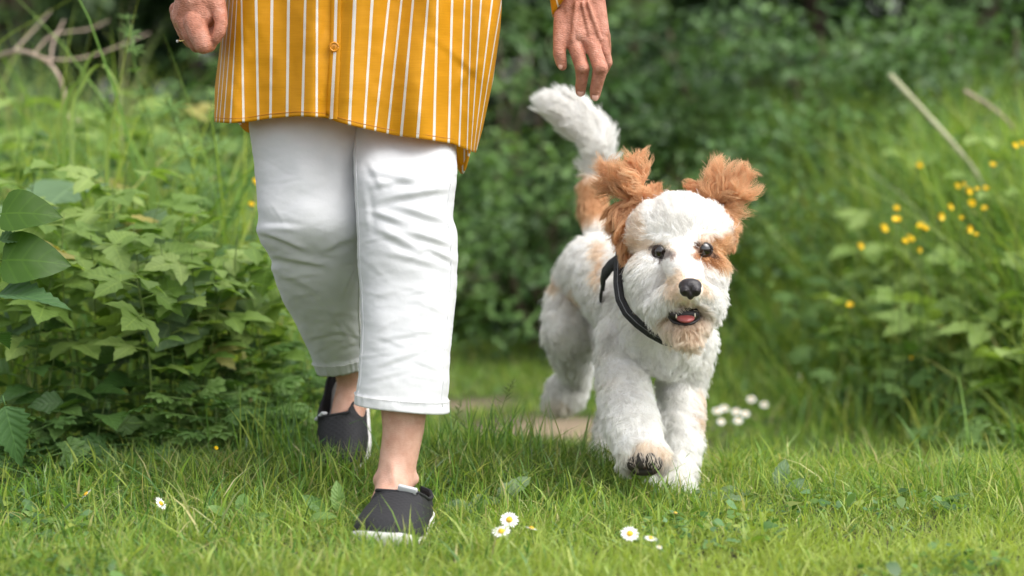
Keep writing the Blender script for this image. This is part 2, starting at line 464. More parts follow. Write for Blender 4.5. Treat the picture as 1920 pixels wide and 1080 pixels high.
# ------------------------------------------------------------------ shrubs and trees behind the path
M_BARK = (lambda t: t.done(t.principled(t.ramp(t.noise(30, 6, t.n('ShaderNodeTexCoord').outputs['Object']), [(0.3, (0.05, 0.035, 0.025)), (0.7, (0.17, 0.12, 0.085))]), 0.9, bump=t.noise(60, 5), bstr=0.8, bdist=0.01)))(NT('bark'))
M_HEDGE = leafy('shrub leaf', None, 0.4, 0.3, attr=True, veins=False)
def leaf_cloud(name, pts, dirs, size, cols, mat, rng, ratio=0.46):
    """many small ovate leaves (two bent halves, six faces each) as one crown"""
    n = len(pts)
    out = np.array([(0, 0), (0.28, 0.42), (0.62, 0.40), (1, 0), (0.62, -0.40), (0.28, -0.42)])
    d = dirs / np.linalg.norm(dirs, axis=1, keepdims=True)
    up = rng.normal(0, 0.45, (n, 3)) + np.array([0, -0.25, 1.0])
    s = np.cross(d, up); s /= np.linalg.norm(s, axis=1, keepdims=True) + 1e-9
    nn = np.cross(s, d)
    V = np.empty((n, 8, 3))
    L = size[:, None]
    for i, (u, v) in enumerate(out):
        fold = abs(v) * 0.35; droop = -0.28 * u * u
        V[:, i] = pts + d * u * L + s * v * ratio * 1.25 * L + nn * (fold + droop) * L
    for i, u in ((6, 0.28), (7, 0.62)): V[:, i] = pts + d * u * L + nn * (-0.28*u*u) * L
    T = np.array([[0, 6, 1], [6, 7, 2], [6, 2, 1], [7, 3, 2], [0, 5, 6], [6, 5, 4], [6, 4, 7], [7, 4, 3]])
    F = ((np.arange(n) * 8)[:, None, None] + T[None]).reshape(-1, 3)
    return mesh_np(name, V.reshape(-1, 3), F, mat, cols=np.repeat(cols, 8, 0))
def shrub(name, label, cat, x, Y, r, hgt, n, size, pal, seed, group=None, trunk_r=0.02, low=0.0, nsprays=70):
    """trunk with limbs, and leaf sprays of light and dark clumps spread through the crown"""
    rg = np.random.default_rng(seed)
    z0 = float(ground_z(x, Y)); base = Vector((x, Y, z0))
    root = empty(name, base, label, cat, group)
    parts = []; tips = []
    for i in range(5):
        a = rg.uniform(0, 2*math.pi); lean = rg.uniform(0.2, 0.75) * r
        pts = []
        for k in range(7):
            s = k / 6
            pts.append((lean*math.cos(a)*s**1.3 + rg.normal(0, 0.02), lean*math.sin(a)*s**1.3 + rg.normal(0, 0.02), hgt*0.92*s))
        parts.append(tube(pts, [trunk_r*(1-0.8*k/6) for k in range(7)], 6)); tips.append(pts)
    V, F = merge(parts); obj('trunk', mesh_np('trunk', V, F, M_BARK), root)
    # sprays: short twigs leaving the limbs, leaves held along them
    P_, D_, S_, C_ = [], [], [], []
    per = max(6, n // nsprays)
    pal = np.array(pal)
    for i in range(nsprays):
        u = rg.uniform(0, 1); zc = low + (hgt - low) * u
        prof = (0.72 + 0.5*math.sin(math.pi * min(1, u*0.9+0.12)))
        a = rg.uniform(0, 2*math.pi); rr = r * prof * math.sqrt(rg.uniform(0.12, 1.05)) * 0.85
        c = np.array([rr*math.cos(a), rr*math.sin(a), zc])
        dirn = np.array([math.cos(a), math.sin(a), rg.uniform(-0.15, 0.5)]) + rg.normal(0, 0.25, 3)
        dirn /= np.linalg.norm(dirn)
        m = int(per * rg.uniform(0.5, 1.5)); Ls = rg.uniform(0.16, 0.36)*(1 if hgt < 1.5 else 1.3)
        s = rg.uniform(0, 1, m); sid = np.cross(dirn, [0, 0, 1.0]); sid /= np.linalg.norm(sid) + 1e-6
        lat = rg.choice([-1, 1], m) * rg.uniform(0.3, 1, m)
        pts = c + dirn * (s * Ls)[:, None] + sid * (lat * 0.07)[:, None] + rg.normal(0, 0.035, (m, 3)) - np.array([0, 0, 0.10]) * (s**2)[:, None]
        P_.append(pts); D_.append(dirn * 0.6 + sid * lat[:, None] * 0.9 + rg.normal(0, 0.35, (m, 3)) + np.array([0, 0, -0.25]))
        S_.append(rg.uniform(0.65, 1.2, m) * size)
        base_c = pal[rg.integers(len(pal))] * rg.uniform(0.75, 1.3)
        C_.append(base_c * rg.uniform(0.8, 1.2, (m, 1)))
    me = leaf_cloud('crown', np.concatenate(P_), np.concatenate(D_), np.concatenate(S_), np.concatenate(C_), M_HEDGE, rg)
    cr = obj('crown', me, root); cr['kind'] = 'stuff'
    return root
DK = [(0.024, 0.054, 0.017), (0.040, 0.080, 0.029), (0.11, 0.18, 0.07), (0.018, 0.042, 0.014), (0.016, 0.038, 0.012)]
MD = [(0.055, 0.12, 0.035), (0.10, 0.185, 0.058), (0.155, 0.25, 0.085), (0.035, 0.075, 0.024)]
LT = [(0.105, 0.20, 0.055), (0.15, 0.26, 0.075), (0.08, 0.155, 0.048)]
SHRUBS = [
 # x, Y, r, h, leaves, leaf size, palette, low, name, label, category
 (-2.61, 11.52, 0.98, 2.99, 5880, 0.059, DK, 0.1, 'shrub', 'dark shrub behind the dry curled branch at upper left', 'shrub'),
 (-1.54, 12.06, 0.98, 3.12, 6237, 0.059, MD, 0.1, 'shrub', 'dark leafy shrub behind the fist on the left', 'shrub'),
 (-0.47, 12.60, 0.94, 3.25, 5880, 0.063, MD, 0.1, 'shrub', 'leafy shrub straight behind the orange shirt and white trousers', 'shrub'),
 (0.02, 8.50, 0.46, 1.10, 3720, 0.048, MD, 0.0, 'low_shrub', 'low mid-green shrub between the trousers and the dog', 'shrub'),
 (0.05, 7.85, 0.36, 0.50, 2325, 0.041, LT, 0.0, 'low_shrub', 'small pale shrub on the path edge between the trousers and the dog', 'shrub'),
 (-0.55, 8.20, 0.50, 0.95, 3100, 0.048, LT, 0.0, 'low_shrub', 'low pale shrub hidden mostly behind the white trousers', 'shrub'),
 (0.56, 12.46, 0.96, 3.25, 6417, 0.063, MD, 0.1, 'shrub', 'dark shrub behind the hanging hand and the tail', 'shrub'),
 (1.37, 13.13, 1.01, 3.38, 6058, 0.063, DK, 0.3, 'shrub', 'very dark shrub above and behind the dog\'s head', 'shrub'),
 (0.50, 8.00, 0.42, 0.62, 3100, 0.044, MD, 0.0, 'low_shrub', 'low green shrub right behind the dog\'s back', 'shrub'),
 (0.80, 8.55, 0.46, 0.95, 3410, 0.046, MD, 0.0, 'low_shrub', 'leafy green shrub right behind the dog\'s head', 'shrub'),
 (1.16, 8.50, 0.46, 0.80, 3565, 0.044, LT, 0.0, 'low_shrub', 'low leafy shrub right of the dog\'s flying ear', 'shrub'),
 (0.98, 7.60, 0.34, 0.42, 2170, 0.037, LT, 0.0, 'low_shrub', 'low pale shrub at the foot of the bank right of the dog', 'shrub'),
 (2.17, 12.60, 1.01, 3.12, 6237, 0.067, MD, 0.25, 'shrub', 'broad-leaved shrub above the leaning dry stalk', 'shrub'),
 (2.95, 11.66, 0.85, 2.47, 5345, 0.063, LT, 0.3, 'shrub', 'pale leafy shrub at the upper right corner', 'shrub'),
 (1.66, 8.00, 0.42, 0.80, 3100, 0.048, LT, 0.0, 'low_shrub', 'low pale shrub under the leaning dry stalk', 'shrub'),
]
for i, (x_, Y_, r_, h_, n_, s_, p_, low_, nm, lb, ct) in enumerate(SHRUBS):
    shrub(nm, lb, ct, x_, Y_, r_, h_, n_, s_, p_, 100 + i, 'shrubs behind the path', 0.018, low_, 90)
# far wood: a second row that closes the gaps
rg = np.random.default_rng(5)
far = [(-3.17, 14.35, 'tree right behind the dry curled branch at the upper left'), (-2.29, 14.63, 'tree between the dry branch and the fist'), (0.61, 15.04, 'tree behind the shrub of the hanging hand'), (-3.92, 15.87, 'tree at the far upper left behind the dry branch'), (-2.16, 16.56, 'tree in deep shade behind the fist'), (-0.27, 16.97, 'tree in deep shade behind the orange shirt'), (1.22, 16.56, 'tree in the darkest gap above the tail and the dog'), (2.70, 16.28, 'tree behind the broad-leaved shrub at the right'), (4.05, 15.46, 'tree closing the wood at the far right'),
 (-4.59, 20.01, 'back-row tree behind the far upper left'), (-1.35, 20.70, 'back-row tree behind the shirt\'s left side'), (1.76, 20.70, 'back-row tree behind the darkest gap'), (4.86, 20.01, 'back-row tree behind the far right')]
far += [(-5.3, 14.2, 'tree beyond the far left edge of the wood'), (-4.4, 12.0, 'nearer tree beyond the left edge of the wood'), (5.4, 14.2, 'tree beyond the far right edge of the wood'), (4.3, 12.0, 'nearer tree beyond the right edge of the wood'), (-2.6, 12.2, 'tree filling the gap left of the fist'), (0.3, 17.5, 'back-row tree behind the tail')]
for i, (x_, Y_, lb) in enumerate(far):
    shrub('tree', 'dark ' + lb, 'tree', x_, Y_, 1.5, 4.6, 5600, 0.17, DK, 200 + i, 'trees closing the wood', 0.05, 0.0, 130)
# bare trunks
def trunk_tree(pts, r0, label, seed):
    base = pts[0]; root = empty('tree', base, label, 'tree')
    rg = np.random.default_rng(seed)
    q = []; n = 14
    for k in range(n):
        s = k/(n-1)*(len(pts)-1); i = min(int(s), len(pts)-2); q.append(Vector(pts[i]).lerp(Vector(pts[i+1]), s-i) - Vector(base) + Vector(rg.normal(0, r0*0.12, 3)))
    V, F = tube(q, [r0*(1.25 if k == 0 else 1-0.4*k/n)*rg.uniform(0.92, 1.08) for k in range(n)], 12)
    obj('trunk', mesh_np('trunk', V, F, M_BARK), root)
    m = 500
    a = rg.uniform(0, 2*np.pi, m); rr = rg.uniform(0.1, 0.9, m)
    pt = np.array(q[-1]) + np.stack([rr*np.cos(a), rr*np.sin(a), rg.uniform(-0.9, 0.7, m)], -1)
    me = leaf_cloud('crown', pt, rg.normal(0, 1, (m, 3)) + [0, 0, -0.4], rg.uniform(0.06, 0.1, m), np.array(MD)[rg.integers(3, size=m)], M_HEDGE, rg)
    c = obj('crown', me, root); c['kind'] = 'stuff'
trunk_tree([(2.55, 13.0, 0.1), (2.50, 13.0, 1.2), (2.66, 13.1, 3.2)], 0.14, 'brown tree trunk in the wood at the upper right', 31)
trunk_tree([(1.72, 13.8, 0.1), (1.74, 13.8, 1.3), (1.68, 13.9, 3.2)], 0.08, 'thin brown trunk deep in shade right of centre', 32)
# ------------------------------------------------------------------ leaf shapes (shared meshes)
def blade(L, W, prof, n=8, teeth=0.0, fold=0.25, droop=0.25, wave=0.0, lobes=None):
    """one leaf blade along +Y, face up +Z: 5 columns, edge toothed; returns verts, faces, uvs"""
    V = []; U = []
    for i in range(n+1):
        t_ = i/n; w = W*float(np.interp(t_, [p[0] for p in prof], [p[1] for p in prof]))
        tw = w*(1 + (teeth if i % 2 == 0 else -teeth)) if 0 < i < n else w
        for k, u in enumerate((-1, -0.5, 0, 0.5, 1)):
            x = u*(tw if abs(u) == 1 else w)
            y = L*t_ + (teeth*0.35*L/n if abs(u) == 1 and i % 2 == 0 else 0) - 0.10*L*abs(u)*w/W*0
            z = fold*abs(x) - droop*L*t_*t_ + (wave*L*math.sin(t_*11 + u*2)*abs(u))
            V.append((x, y, z)); U.append(((u+1)/2, t_))
    return V, grid_faces(n+1, 5, False).tolist(), U
def turn(bl, ang, off=(0, 0, 0), pitch=0.0):
    R = Matrix.Rotation(ang, 3, 'Z') @ Matrix.Rotation(pitch, 3, 'X')
    return [tuple(R @ Vector(v) + Vector(off)) for v in bl[0]], bl[1], bl[2]
def join(bls):
    V = []; F = []; U = []
    for v, f, u in bls:
        o = len(V); V += v; F += [[i+o for i in q] for q in f]; U += u
    return V, F, U
OVATE = [(0, 0.03), (0.10, 0.62), (0.28, 1.0), (0.5, 0.90), (0.75, 0.48), (0.92, 0.14), (1, 0.0)]
NETTLE = [(0, 0.05), (0.08, 0.75), (0.2, 1.0), (0.45, 0.80), (0.75, 0.38), (1, 0.0)]
HEART = [(0, 0.45), (0.05, 0.85), (0.2, 1.0), (0.45, 0.90), (0.7, 0.60), (0.9, 0.22), (1, 0.0)]
LONG = [(0, 0.10), (0.15, 0.6), (0.45, 1.0), (0.75, 0.75), (0.93, 0.3), (1, 0.0)]
LOBE = [(0, 0.18), (0.35, 0.55), (0.6, 1.0), (0.8, 0.7), (1, 0.0)]
def stalk(L, r=0.0011, drop=0.0):
    v, f = tube([(0, 0, 0), (0, L*0.5, drop), (0, L, 0)], r, 5)
    return v, f, [(0.5, 0.0)]*len(v)
M_LEAF_PALE = leafy('bramble leaf', [(0.0, (0.16, 0.27, 0.055)), (0.5, (0.25, 0.37, 0.09)), (0.95, (0.34, 0.45, 0.14)), (0.98, (0.42, 0.37, 0.12))], 0.5, 0.35)
M_LEAF_MID = leafy('herb leaf', [(0.0, (0.08, 0.17, 0.04)), (0.5, (0.13, 0.24, 0.06)), (1.0, (0.19, 0.31, 0.085))], 0.45, 0.3)
M_LEAF_DARK = leafy('shade leaf', [(0.0, (0.045, 0.105, 0.025)), (0.5, (0.08, 0.165, 0.04)), (1.0, (0.12, 0.21, 0.055))], 0.42, 0.28)
M_LEAF_BIG = leafy('big front leaf', [(0.0, (0.045, 0.11, 0.008)), (1.0, (0.06, 0.13, 0.012))], 0.42, 0.35, vfreq=27.0, bst=0.12)
M_LEAF_BLUE = leafy('felted leaf', [(0.0, (0.14, 0.24, 0.12)), (1.0, (0.22, 0.32, 0.17))], 0.65, 0.3)
M_DOCK = leafy('dock leaf', [(0.0, (0.12, 0.20, 0.09)), (1.0, (0.19, 0.27, 0.13))], 0.55, 0.25)
M_NETTLE = leafy('nettle leaf', [(0.0, (0.055, 0.13, 0.04)), (1.0, (0.095, 0.19, 0.06))], 0.55, 0.25)
M_STEM = leafy('green stem', [(0.0, (0.10, 0.17, 0.04)), (1.0, (0.19, 0.25, 0.07))], 0.5, 0.1, veins=False)
def lm(name, b, mat):
    return mesh_np(name, b[0], b[1], mat, uvs=b[2])
def trifoliate(s, n=8):
    a = blade(0.075*s, 0.026*s, OVATE, n, 0.11, 0.22, 0.22, 0.01); b = blade(0.062*s, 0.023*s, OVATE, n, 0.11, 0.22, 0.25, 0.01)
    return join([stalk(0.045*s), turn(a, 0, (0, 0.045*s, 0)), turn(b, 1.15, (0, 0.034*s, 0)), turn(b, -1.15, (0, 0.034*s, 0))])
def palmate(s, n=5, sub=True):
    parts = [stalk(0.05*s)]
    for ang, k in ((0, 1.0), (0.75, 0.88), (-0.75, 0.88), (1.55, 0.62), (-1.55, 0.62)):
        parts.append(turn(blade(0.05*s*k, 0.0115*s*k, LOBE, n, 0.28, 0.3, 0.25), ang, (0, 0.05*s, 0)))
        if sub:
            o = Matrix.Rotation(ang, 3, 'Z') @ Vector((0, 0.020*s*k, 0)) + Vector((0, 0.05*s, 0))
            for d in (0.65, -0.65): parts.append(turn(blade(0.027*s*k, 0.007*s*k, LOBE, 3, 0.2, 0.3, 0.2), ang+d, o))
    return join(parts)
ME = {
 'bramble': [lm('bramble_leaf', trifoliate(s), M_LEAF_PALE) for s in (0.85, 1.0, 1.2)],
 'cut': [lm('cut_leaf', palmate(s), M_LEAF_MID) for s in (0.8, 1.0)],
 'cutdark': [lm('cut_leaf', palmate(s), M_LEAF_DARK) for s in (0.8, 1.05)],
 'shade': [lm('shade_leaf', join([stalk(0.03*s), turn(blade(0.085*s, 0.030*s, OVATE, 8, 0.10, 0.25, 0.3, 0.01), 0, (0, 0.03*s, 0))]), M_LEAF_DARK) for s in (0.8, 1.05)],
 'nettle': [lm('nettle_leaf', join([stalk(0.014*s), turn(blade(0.085*s, 0.028*s, NETTLE, 18, 0.13, 0.30, 0.25, 0.006), 0, (0, 0.014*s, 0))]), M_NETTLE) for s in (0.9, 1.1)],
 'big': [lm('broad_leaf', join([stalk(0.05, 0.0018), turn(blade(0.125, 0.058, HEART, 12, 0.0, 0.18, 0.25, 0.012), 0, (0, 0.05, 0))]), M_LEAF_BIG)],
 'round': [lm('felted_leaf', turn(blade(0.19, 0.095, HEART, 14, 0.03, 0.12, 0.22, 0.015), 0), M_LEAF_BLUE)],
 'dock': [lm('dock_leaf', blade(0.080, 0.020, LONG, 12, 0.08, 0.30, 0.35, 0.03), M_DOCK)],
 'plantain': [lm('plantain_leaf', join([stalk(0.02), turn(blade(0.055, 0.013, LONG, 8, 0.04, 0.35, 0.35, 0.02), 0, (0, 0.02, 0))]), M_LEAF_MID)],
}
def aim(loc, d, up, scale=1.0, roll=0.0):
    d = Vector(d).normalized(); up = Vector(up); s = d.cross(up)
    if s.length < 1e-4: s = d.cross(Vector((1, 0, 0)))
    s.normalize(); n_ = s.cross(d)
    R = Matrix((s, d, n_)).transposed() @ Matrix.Rotation(roll, 3, 'Y')
    return Matrix.Translation(loc) @ (R*scale).to_4x4()
def bez(a, b, c, n=10):
    a, b, c = Vector(a), Vector(b), Vector(c)
    return [a*(1-s)**2 + b*2*s*(1-s) + c*s*s for s in [i/(n-1) for i in range(n)]]
def stems_with_leaves(root, base, tips, kind, per, rg, scale=(0.8, 1.2), flat=0.55, start=0.3, r=0.0022, spread=0.06, elev=(-0.1, 0.35), bow=0.25):
    """each tip gets a stem from the ground; leaves stand round it, faces up to the light"""
    for tip in tips:
        tip = Vector(tip); x0 = tip.x + rg.normal(0, spread); y0 = tip.y + rg.normal(0, spread) + 0.05
        a = Vector((x0, y0, float(ground_z(x0, y0)) - 0.01)); mid = a.lerp(tip, 0.5) + Vector((rg.normal(0, 0.03), rg.normal(0, 0.03), bow*(tip.z-a.z)*0.4))
        pts = bez(a - base, mid - base, tip - base)
        obj('stem', mesh_np('stem', *tube(pts, [r*(1-0.6*i/9) for i in range(10)], 6), M_STEM), root)
        az = rg.uniform(0, 6.28)
        for k in range(per):
            s = start + (1-start)*(k+rg.uniform(0, 0.6))/per; s = min(s, 1.0)
            q = pts[min(9, int(s*9))].lerp(pts[min(9, int(s*9)+1)], s*9-int(s*9))
            az += 2.4 + rg.normal(0, 0.3); e = rg.uniform(*elev)
            d = Vector((math.cos(az), math.sin(az), e))
            m = ME[kind][rg.integers(len(ME[kind]))]
            up = Vector((rg.normal(0, 0.25), rg.normal(0, 0.25) - 0.22, 1))
            obj('leaf', m, root, mat4=aim(q, d, up, rg.uniform(*scale), rg.normal(0, 0.25)))
def clump(name, label, cat, tips, kind, per, seed, group=None, **kw):
    rg = np.random.default_rng(seed)
    tips = [Vector(t_) for t_ in tips]
    c = sum(tips, Vector())/len(tips); base = Vector((c.x, c.y, float(ground_z(c.x, c.y))))
    root = empty(name, base, label, cat, group)
    stems_with_leaves(root, base, tips, kind, per, rg, **kw)
    return root
# brambles
clump('bramble_bush', 'pale green bramble with toothed leaflets below the dry curled branch', 'bramble',
      [P(*q) for q in ((70, 300, 5.0), (130, 292, 5.05), (195, 318, 4.95), (60, 370, 4.8), (120, 400, 4.75), (210, 345, 4.9), (170, 440, 4.7), (30, 440, 4.8), (240, 300, 5.1), (110, 480, 4.65))], 'bramble', 8, 301, start=0.45)
clump('bramble_bush', 'pale green bramble spreading up to the white trousers', 'bramble',
      [P(*q) for q in ((300, 375, 4.95), (345, 400, 4.85), (400, 405, 4.9), (445, 440, 4.85), (468, 462, 4.95), (300, 450, 4.7), (360, 470, 4.7), (420, 490, 4.75), (250, 420, 4.75), (250, 500, 4.6), (480, 520, 4.95))], 'bramble', 8, 302, start=0.45)
# big felted leaves under them
rg = np.random.default_rng(303)
c = P(260, 560, 4.95); base = Vector((c.x, c.y, float(ground_z(c.x, c.y))))
bb = empty('butterbur', base, 'butterbur with large round grey-green leaves under the brambles', 'butterbur')
for (px_, py_, Y_, az_, sc_) in ((290, 520, 4.9, -1.2, 1.15), (150, 345, 5.3, -1.9, 1.0), (210, 425, 5.1, -0.9, 1.1), (390, 545, 5.0, -0.6, 0.9), (60, 400, 5.2, -2.2, 1.0), (330, 590, 4.85, -1.6, 0.9), (120, 560, 4.95, -2.0, 1.0)):
    tip = P(px_, py_, Y_); g0 = Vector((tip.x+0.02, tip.y+0.06, float(ground_z(tip.x, tip.y))))
    obj('stalk', mesh_np('stalk', *tube(bez(g0-base, (g0+tip)/2-base+Vector((0.02, 0.02, 0.03)), tip-base), 0.003, 6), M_STEM), bb)
    obj('leaf', ME['round'][0], bb, mat4=aim(tip-base, (math.cos(az_), math.sin(az_), -0.15), (rg.normal(0, 0.2), -0.35, 1), sc_))
# herbs with cut leaves by the trousers and along the foot of the thicket
HERB = [
 ('cut', 'leafy herb with deeply cut leaves right behind the lifted shoe', [(520, 590, 5.1), (560, 625, 5.05), (590, 660, 5.1), (540, 670, 4.95), (575, 715, 4.95), (500, 640, 5.0), (600, 700, 5.1)], 9),
 ('cut', 'leafy herb with deeply cut leaves at the right foot of the bramble', [(420, 600, 4.95), (460, 640, 4.85), (400, 650, 4.85), (480, 700, 4.8), (440, 720, 4.75), (520, 745, 4.8), (470, 760, 4.72)], 9),
 ('cut', 'grey-green cut-leaved herb under the middle of the bramble', [(330, 640, 4.8), (370, 690, 4.72), (300, 700, 4.72), (340, 740, 4.65), (400, 745, 4.68), (280, 760, 4.62), (390, 800, 4.62)], 9),
 ('cutdark', 'dark cut-leaved herb at the foot of the thicket near two daisies', [(200, 790, 4.62), (250, 820, 4.58), (150, 830, 4.58), (310, 820, 4.6), (350, 850, 4.55), (120, 790, 4.65), (440, 830, 4.62)], 8),
 ('cutdark', 'dark cut-leaved herb in the lower left corner of the thicket', [(60, 800, 4.5), (30, 850, 4.45), (90, 850, 4.5), (20, 770, 4.55), (100, 890, 4.42), (50, 905, 4.38)], 8),
 ('shade', 'dark toothed shade plant low under the bramble at the left', [(60, 600, 4.75), (110, 640, 4.7), (160, 690, 4.65), (30, 680, 4.7), (100, 730, 4.62), (200, 740, 4.65), (240, 660, 4.75), (160, 600, 4.85)], 7),
 ('shade', 'dark toothed shade plant under the felted butterbur leaves', [(250, 590, 4.9), (310, 600, 4.9), (360, 580, 4.95), (230, 700, 4.75), (270, 640, 4.8), (330, 560, 5.0), (420, 560, 5.0), (460, 590, 5.05)], 7),
 ('shade', 'mid-green toothed plant behind the bramble beside the trousers', [(440, 380, 5.5), (400, 340, 5.6), (350, 330, 5.6), (470, 420, 5.4), (300, 300, 5.8), (250, 240, 6.0), (430, 300, 5.8), (380, 270, 6.0)], 8),
 ('shade', 'mid-green toothed plant in the tall grass at the far left', [(60, 250, 5.8), (120, 230, 5.9), (20, 300, 5.6), (170, 240, 6.0), (30, 200, 6.1), (210, 200, 6.2)], 8),
]
for i, (kind, lb, tips, per) in enumerate(HERB):
    clump('leafy_herb', lb, 'herb', [P(*q) for q in tips], kind, per, 320+i, 'herbs of the thicket', start=0.3, r=0.0016, scale=(0.75, 1.15))
for i, (kind, lb, tips) in enumerate((
 ('cut', 'leafy herb on the right bank under the buttercups, left end', [(1500, 500, 6.9), (1540, 470, 6.8), (1580, 520, 6.6), (1520, 560, 6.7), (1470, 560, 7.1), (1600, 440, 6.9), (1480, 620, 7.0), (1560, 620, 6.4)]),
 ('bramble', 'leafy shoots on the right bank among the buttercups', [(1650, 470, 6.5), (1700, 400, 6.6), (1740, 500, 6.3), (1780, 440, 6.4), (1640, 380, 6.9), (1820, 470, 6.2), (1690, 540, 6.2), (1600, 560, 6.3)]),
 ('bramble', 'leafy shoots at the right edge above the buttercups', [(1860, 230, 6.6), (1900, 250, 6.5), (1820, 220, 6.9), (1930, 320, 6.2), (1780, 250, 7.0), (1890, 340, 6.3), (1740, 260, 7.2), (1850, 290, 6.5)]),
 ('bramble', 'leafy shoots halfway up the right bank at the picture edge', [(1900, 430, 6.0), (1860, 480, 5.9), (1920, 520, 5.7), (1830, 540, 5.9), (1880, 590, 5.7), (1780, 560, 6.0), (1740, 600, 5.9), (1910, 640, 5.5)]),
 ('cut', 'low leafy herb at the foot of the right bank', [(1650, 640, 6.0), (1700, 680, 5.8), (1760, 660, 5.8), (1600, 690, 6.1), (1900, 820, 5.05), (1870, 790, 5.15), (1820, 760, 5.4)]),
 ('cut', 'pale leafy herb behind the bank under the dry stalk', [(1640, 300, 7.4), (1590, 340, 7.4), (1690, 280, 7.4), (1560, 390, 7.4), (1740, 310, 7.2), (1530, 420, 7.5), (1620, 250, 7.8)]),
)):
    clump('leafy_herb', lb, 'herb', [P(*q) for q in tips], kind, 8, 380+i, 'herbs of the right bank', start=0.3, r=0.002, scale=(0.9, 1.4))
for i, (kind, lb, tips) in enumerate((
 ('bramble', 'pale leafy shoots in the tall grass left of the fist', [(60, 200, 6.4), (120, 170, 6.6), (180, 190, 6.5), (230, 150, 6.8), (280, 190, 6.5), (330, 160, 6.8), (150, 230, 6.2), (300, 240, 6.2)]),
 ('cut', 'pale leafy herb in the tall grass below the fist', [(370, 230, 6.2), (410, 290, 5.9), (440, 330, 5.7), (350, 290, 5.9), (300, 290, 5.9), (460, 270, 6.2), (390, 180, 6.6), (260, 250, 6.2)]),
 ('bramble', 'pale leafy shoots at the far left beside the dry branch', [(10, 200, 6.1), (40, 260, 5.8), (90, 270, 5.8), (-30, 240, 6.0), (20, 320, 5.5), (100, 190, 6.5), (160, 270, 5.8)]),
)):
    clump('leafy_herb', lb, 'herb', [P(*q) for q in tips], kind, 8, 390+i, 'herbs of the thicket', start=0.35, r=0.002, scale=(0.9, 1.3))
# broad leaves and nettles at the left edge, close to the camera
c = P(-70, 700, 4.16); base = Vector((c.x, c.y, 0.0))
bw = empty('broad_leaved_plant', base, 'plant with large smooth dark green leaves at the left edge', 'plant')
for (px_, py_, Y_, d, up, sc_) in ((-40, 405, 4.14, (1.0, -0.15, 0.10), (-0.1, -0.8, 0.75), 0.82), (-45, 490, 4.12, (1.0, -0.1, 0.05), (0.1, -0.85, 0.6), 0.92), (-110, 440, 4.2, (-0.6, -0.4, 0.2), (0, -0.5, 1), 0.9), (-90, 560, 4.2, (-0.8, 0.3, 0.1), (0, -0.3, 1), 0.9)):
    tip = P(px_, py_, Y_)
    obj('leaf', ME['big'][0], bw, mat4=aim(tip-base, d, up, sc_))
obj('stem', mesh_np('stem', *tube(bez((0, 0, 0), (-0.02, 0, 0.3), P(-60, 380, 4.15)-base), 0.003, 6), M_STEM), bw)
def nettle(label, tops, leaves, seed):
    rg = np.random.default_rng(seed); t0 = P(*tops[0]); base = Vector((t0.x, t0.y, 0))
    root = empty('nettle', base, label, 'nettle')
    for tp in tops:
        tip = P(*tp); obj('stem', mesh_np('stem', *tube(bez(Vector((tip.x, tip.y, 0))-base, Vector((tip.x-0.02, tip.y, tip.z*0.5))-base, tip-base), 0.0024, 6), M_STEM), root)
    for (px_, py_, Y_, d, up, sc_) in leaves:
        obj('leaf', ME['nettle'][rg.integers(2)], root, mat4=aim(P(px_, py_, Y_)-base, d, up, sc_))
nettle('nettle leaf shoot poking in at the left edge below the broad leaves', [(-30, 560, 4.1)],
       [(-25, 552, 4.10, (1, -0.15, 0.02), (0, -0.35, 1), 1.35), (-30, 560, 4.1, (-1, 0.3, 0.05), (0, -0.3, 1), 1.2), (-28, 600, 4.1, (-0.3, -1, -0.1), (0, 0, 1), 1.1), (-28, 630, 4.1, (0.2, 1, -0.1), (0, 0, 1), 1.2), (-12, 452, 4.13, (0.9, 0.2, 0.12), (0, -0.6, 1), 0.8)], 341)
nettle('nettle with one drooping toothed leaf at the lower left edge', [(-30, 720, 4.02)],
       [(5, 742, 4.02, (0.25, -0.1, -1.0), (0.15, -1, 0.0), 1.15), (-30, 730, 4.02, (-0.9, -0.1, -0.3), (0, -0.4, 1), 1.2), (-35, 760, 4.02, (-0.3, 1, -0.2), (0, 0, 1), 1.1)], 342)
# cleavers: whorls of narrow leaves up a thin stem
M_CLEAV = leafy('cleavers leaf', [(0, (0.13, 0.24, 0.06)), (1, (0.18, 0.30, 0.08))], 0.5, 0.35, veins=False)
whorl_b = [turn(blade(0.036, 0.0035, LONG, 4, 0, 0.2, 0.15), 2*math.pi*k/7, (0, 0, 0), 0.35) for k in range(7)]
ME['whorl'] = [lm('whorl', join(whorl_b), M_CLEAV)]
def cleavers(label, pts, nwh, seed):
    rg = np.random.default_rng(seed); q = [P(*p) for p in pts]
    g0 = Vector((q[0].x, q[0].y, float(ground_z(q[0].x, q[0].y)))); path = [g0] + q
    root = empty('cleavers', g0, label, 'cleavers')
    T = np.linspace(0, 1, len(path)); f = lambda s: Vector([np.interp(s, T, [p[k] for p in path]) for k in range(3)]) - g0
    obj('stem', mesh_np('stem', *tube([f(i/15) for i in range(16)], 0.0018, 5), M_CLEAV), root)
    for k in range(nwh):
        s = 0.35 + 0.65*k/(nwh-1); d = (f(min(1, s+0.02))-f(s-0.04)).normalized()
        obj('leaf_whorl', ME['whorl'][0], root, mat4=aim(f(s), d.orthogonal(), d, rg.uniform(0.9, 1.3)*(0.65 if k == nwh-1 else 1), rg.uniform(0, 1)))
cleavers('tall cleavers stem with whorled leaves left of the fist', [(290, 250, 5.5), (262, 170, 5.5), (247, 90, 5.5), (238, 35, 5.5)], 6, 351)
cleavers('cleavers stem leaning beside the shirt hem', [(385, 385, 5.3), (350, 290, 5.3), (325, 215, 5.3), (312, 185, 5.3)], 5, 352)
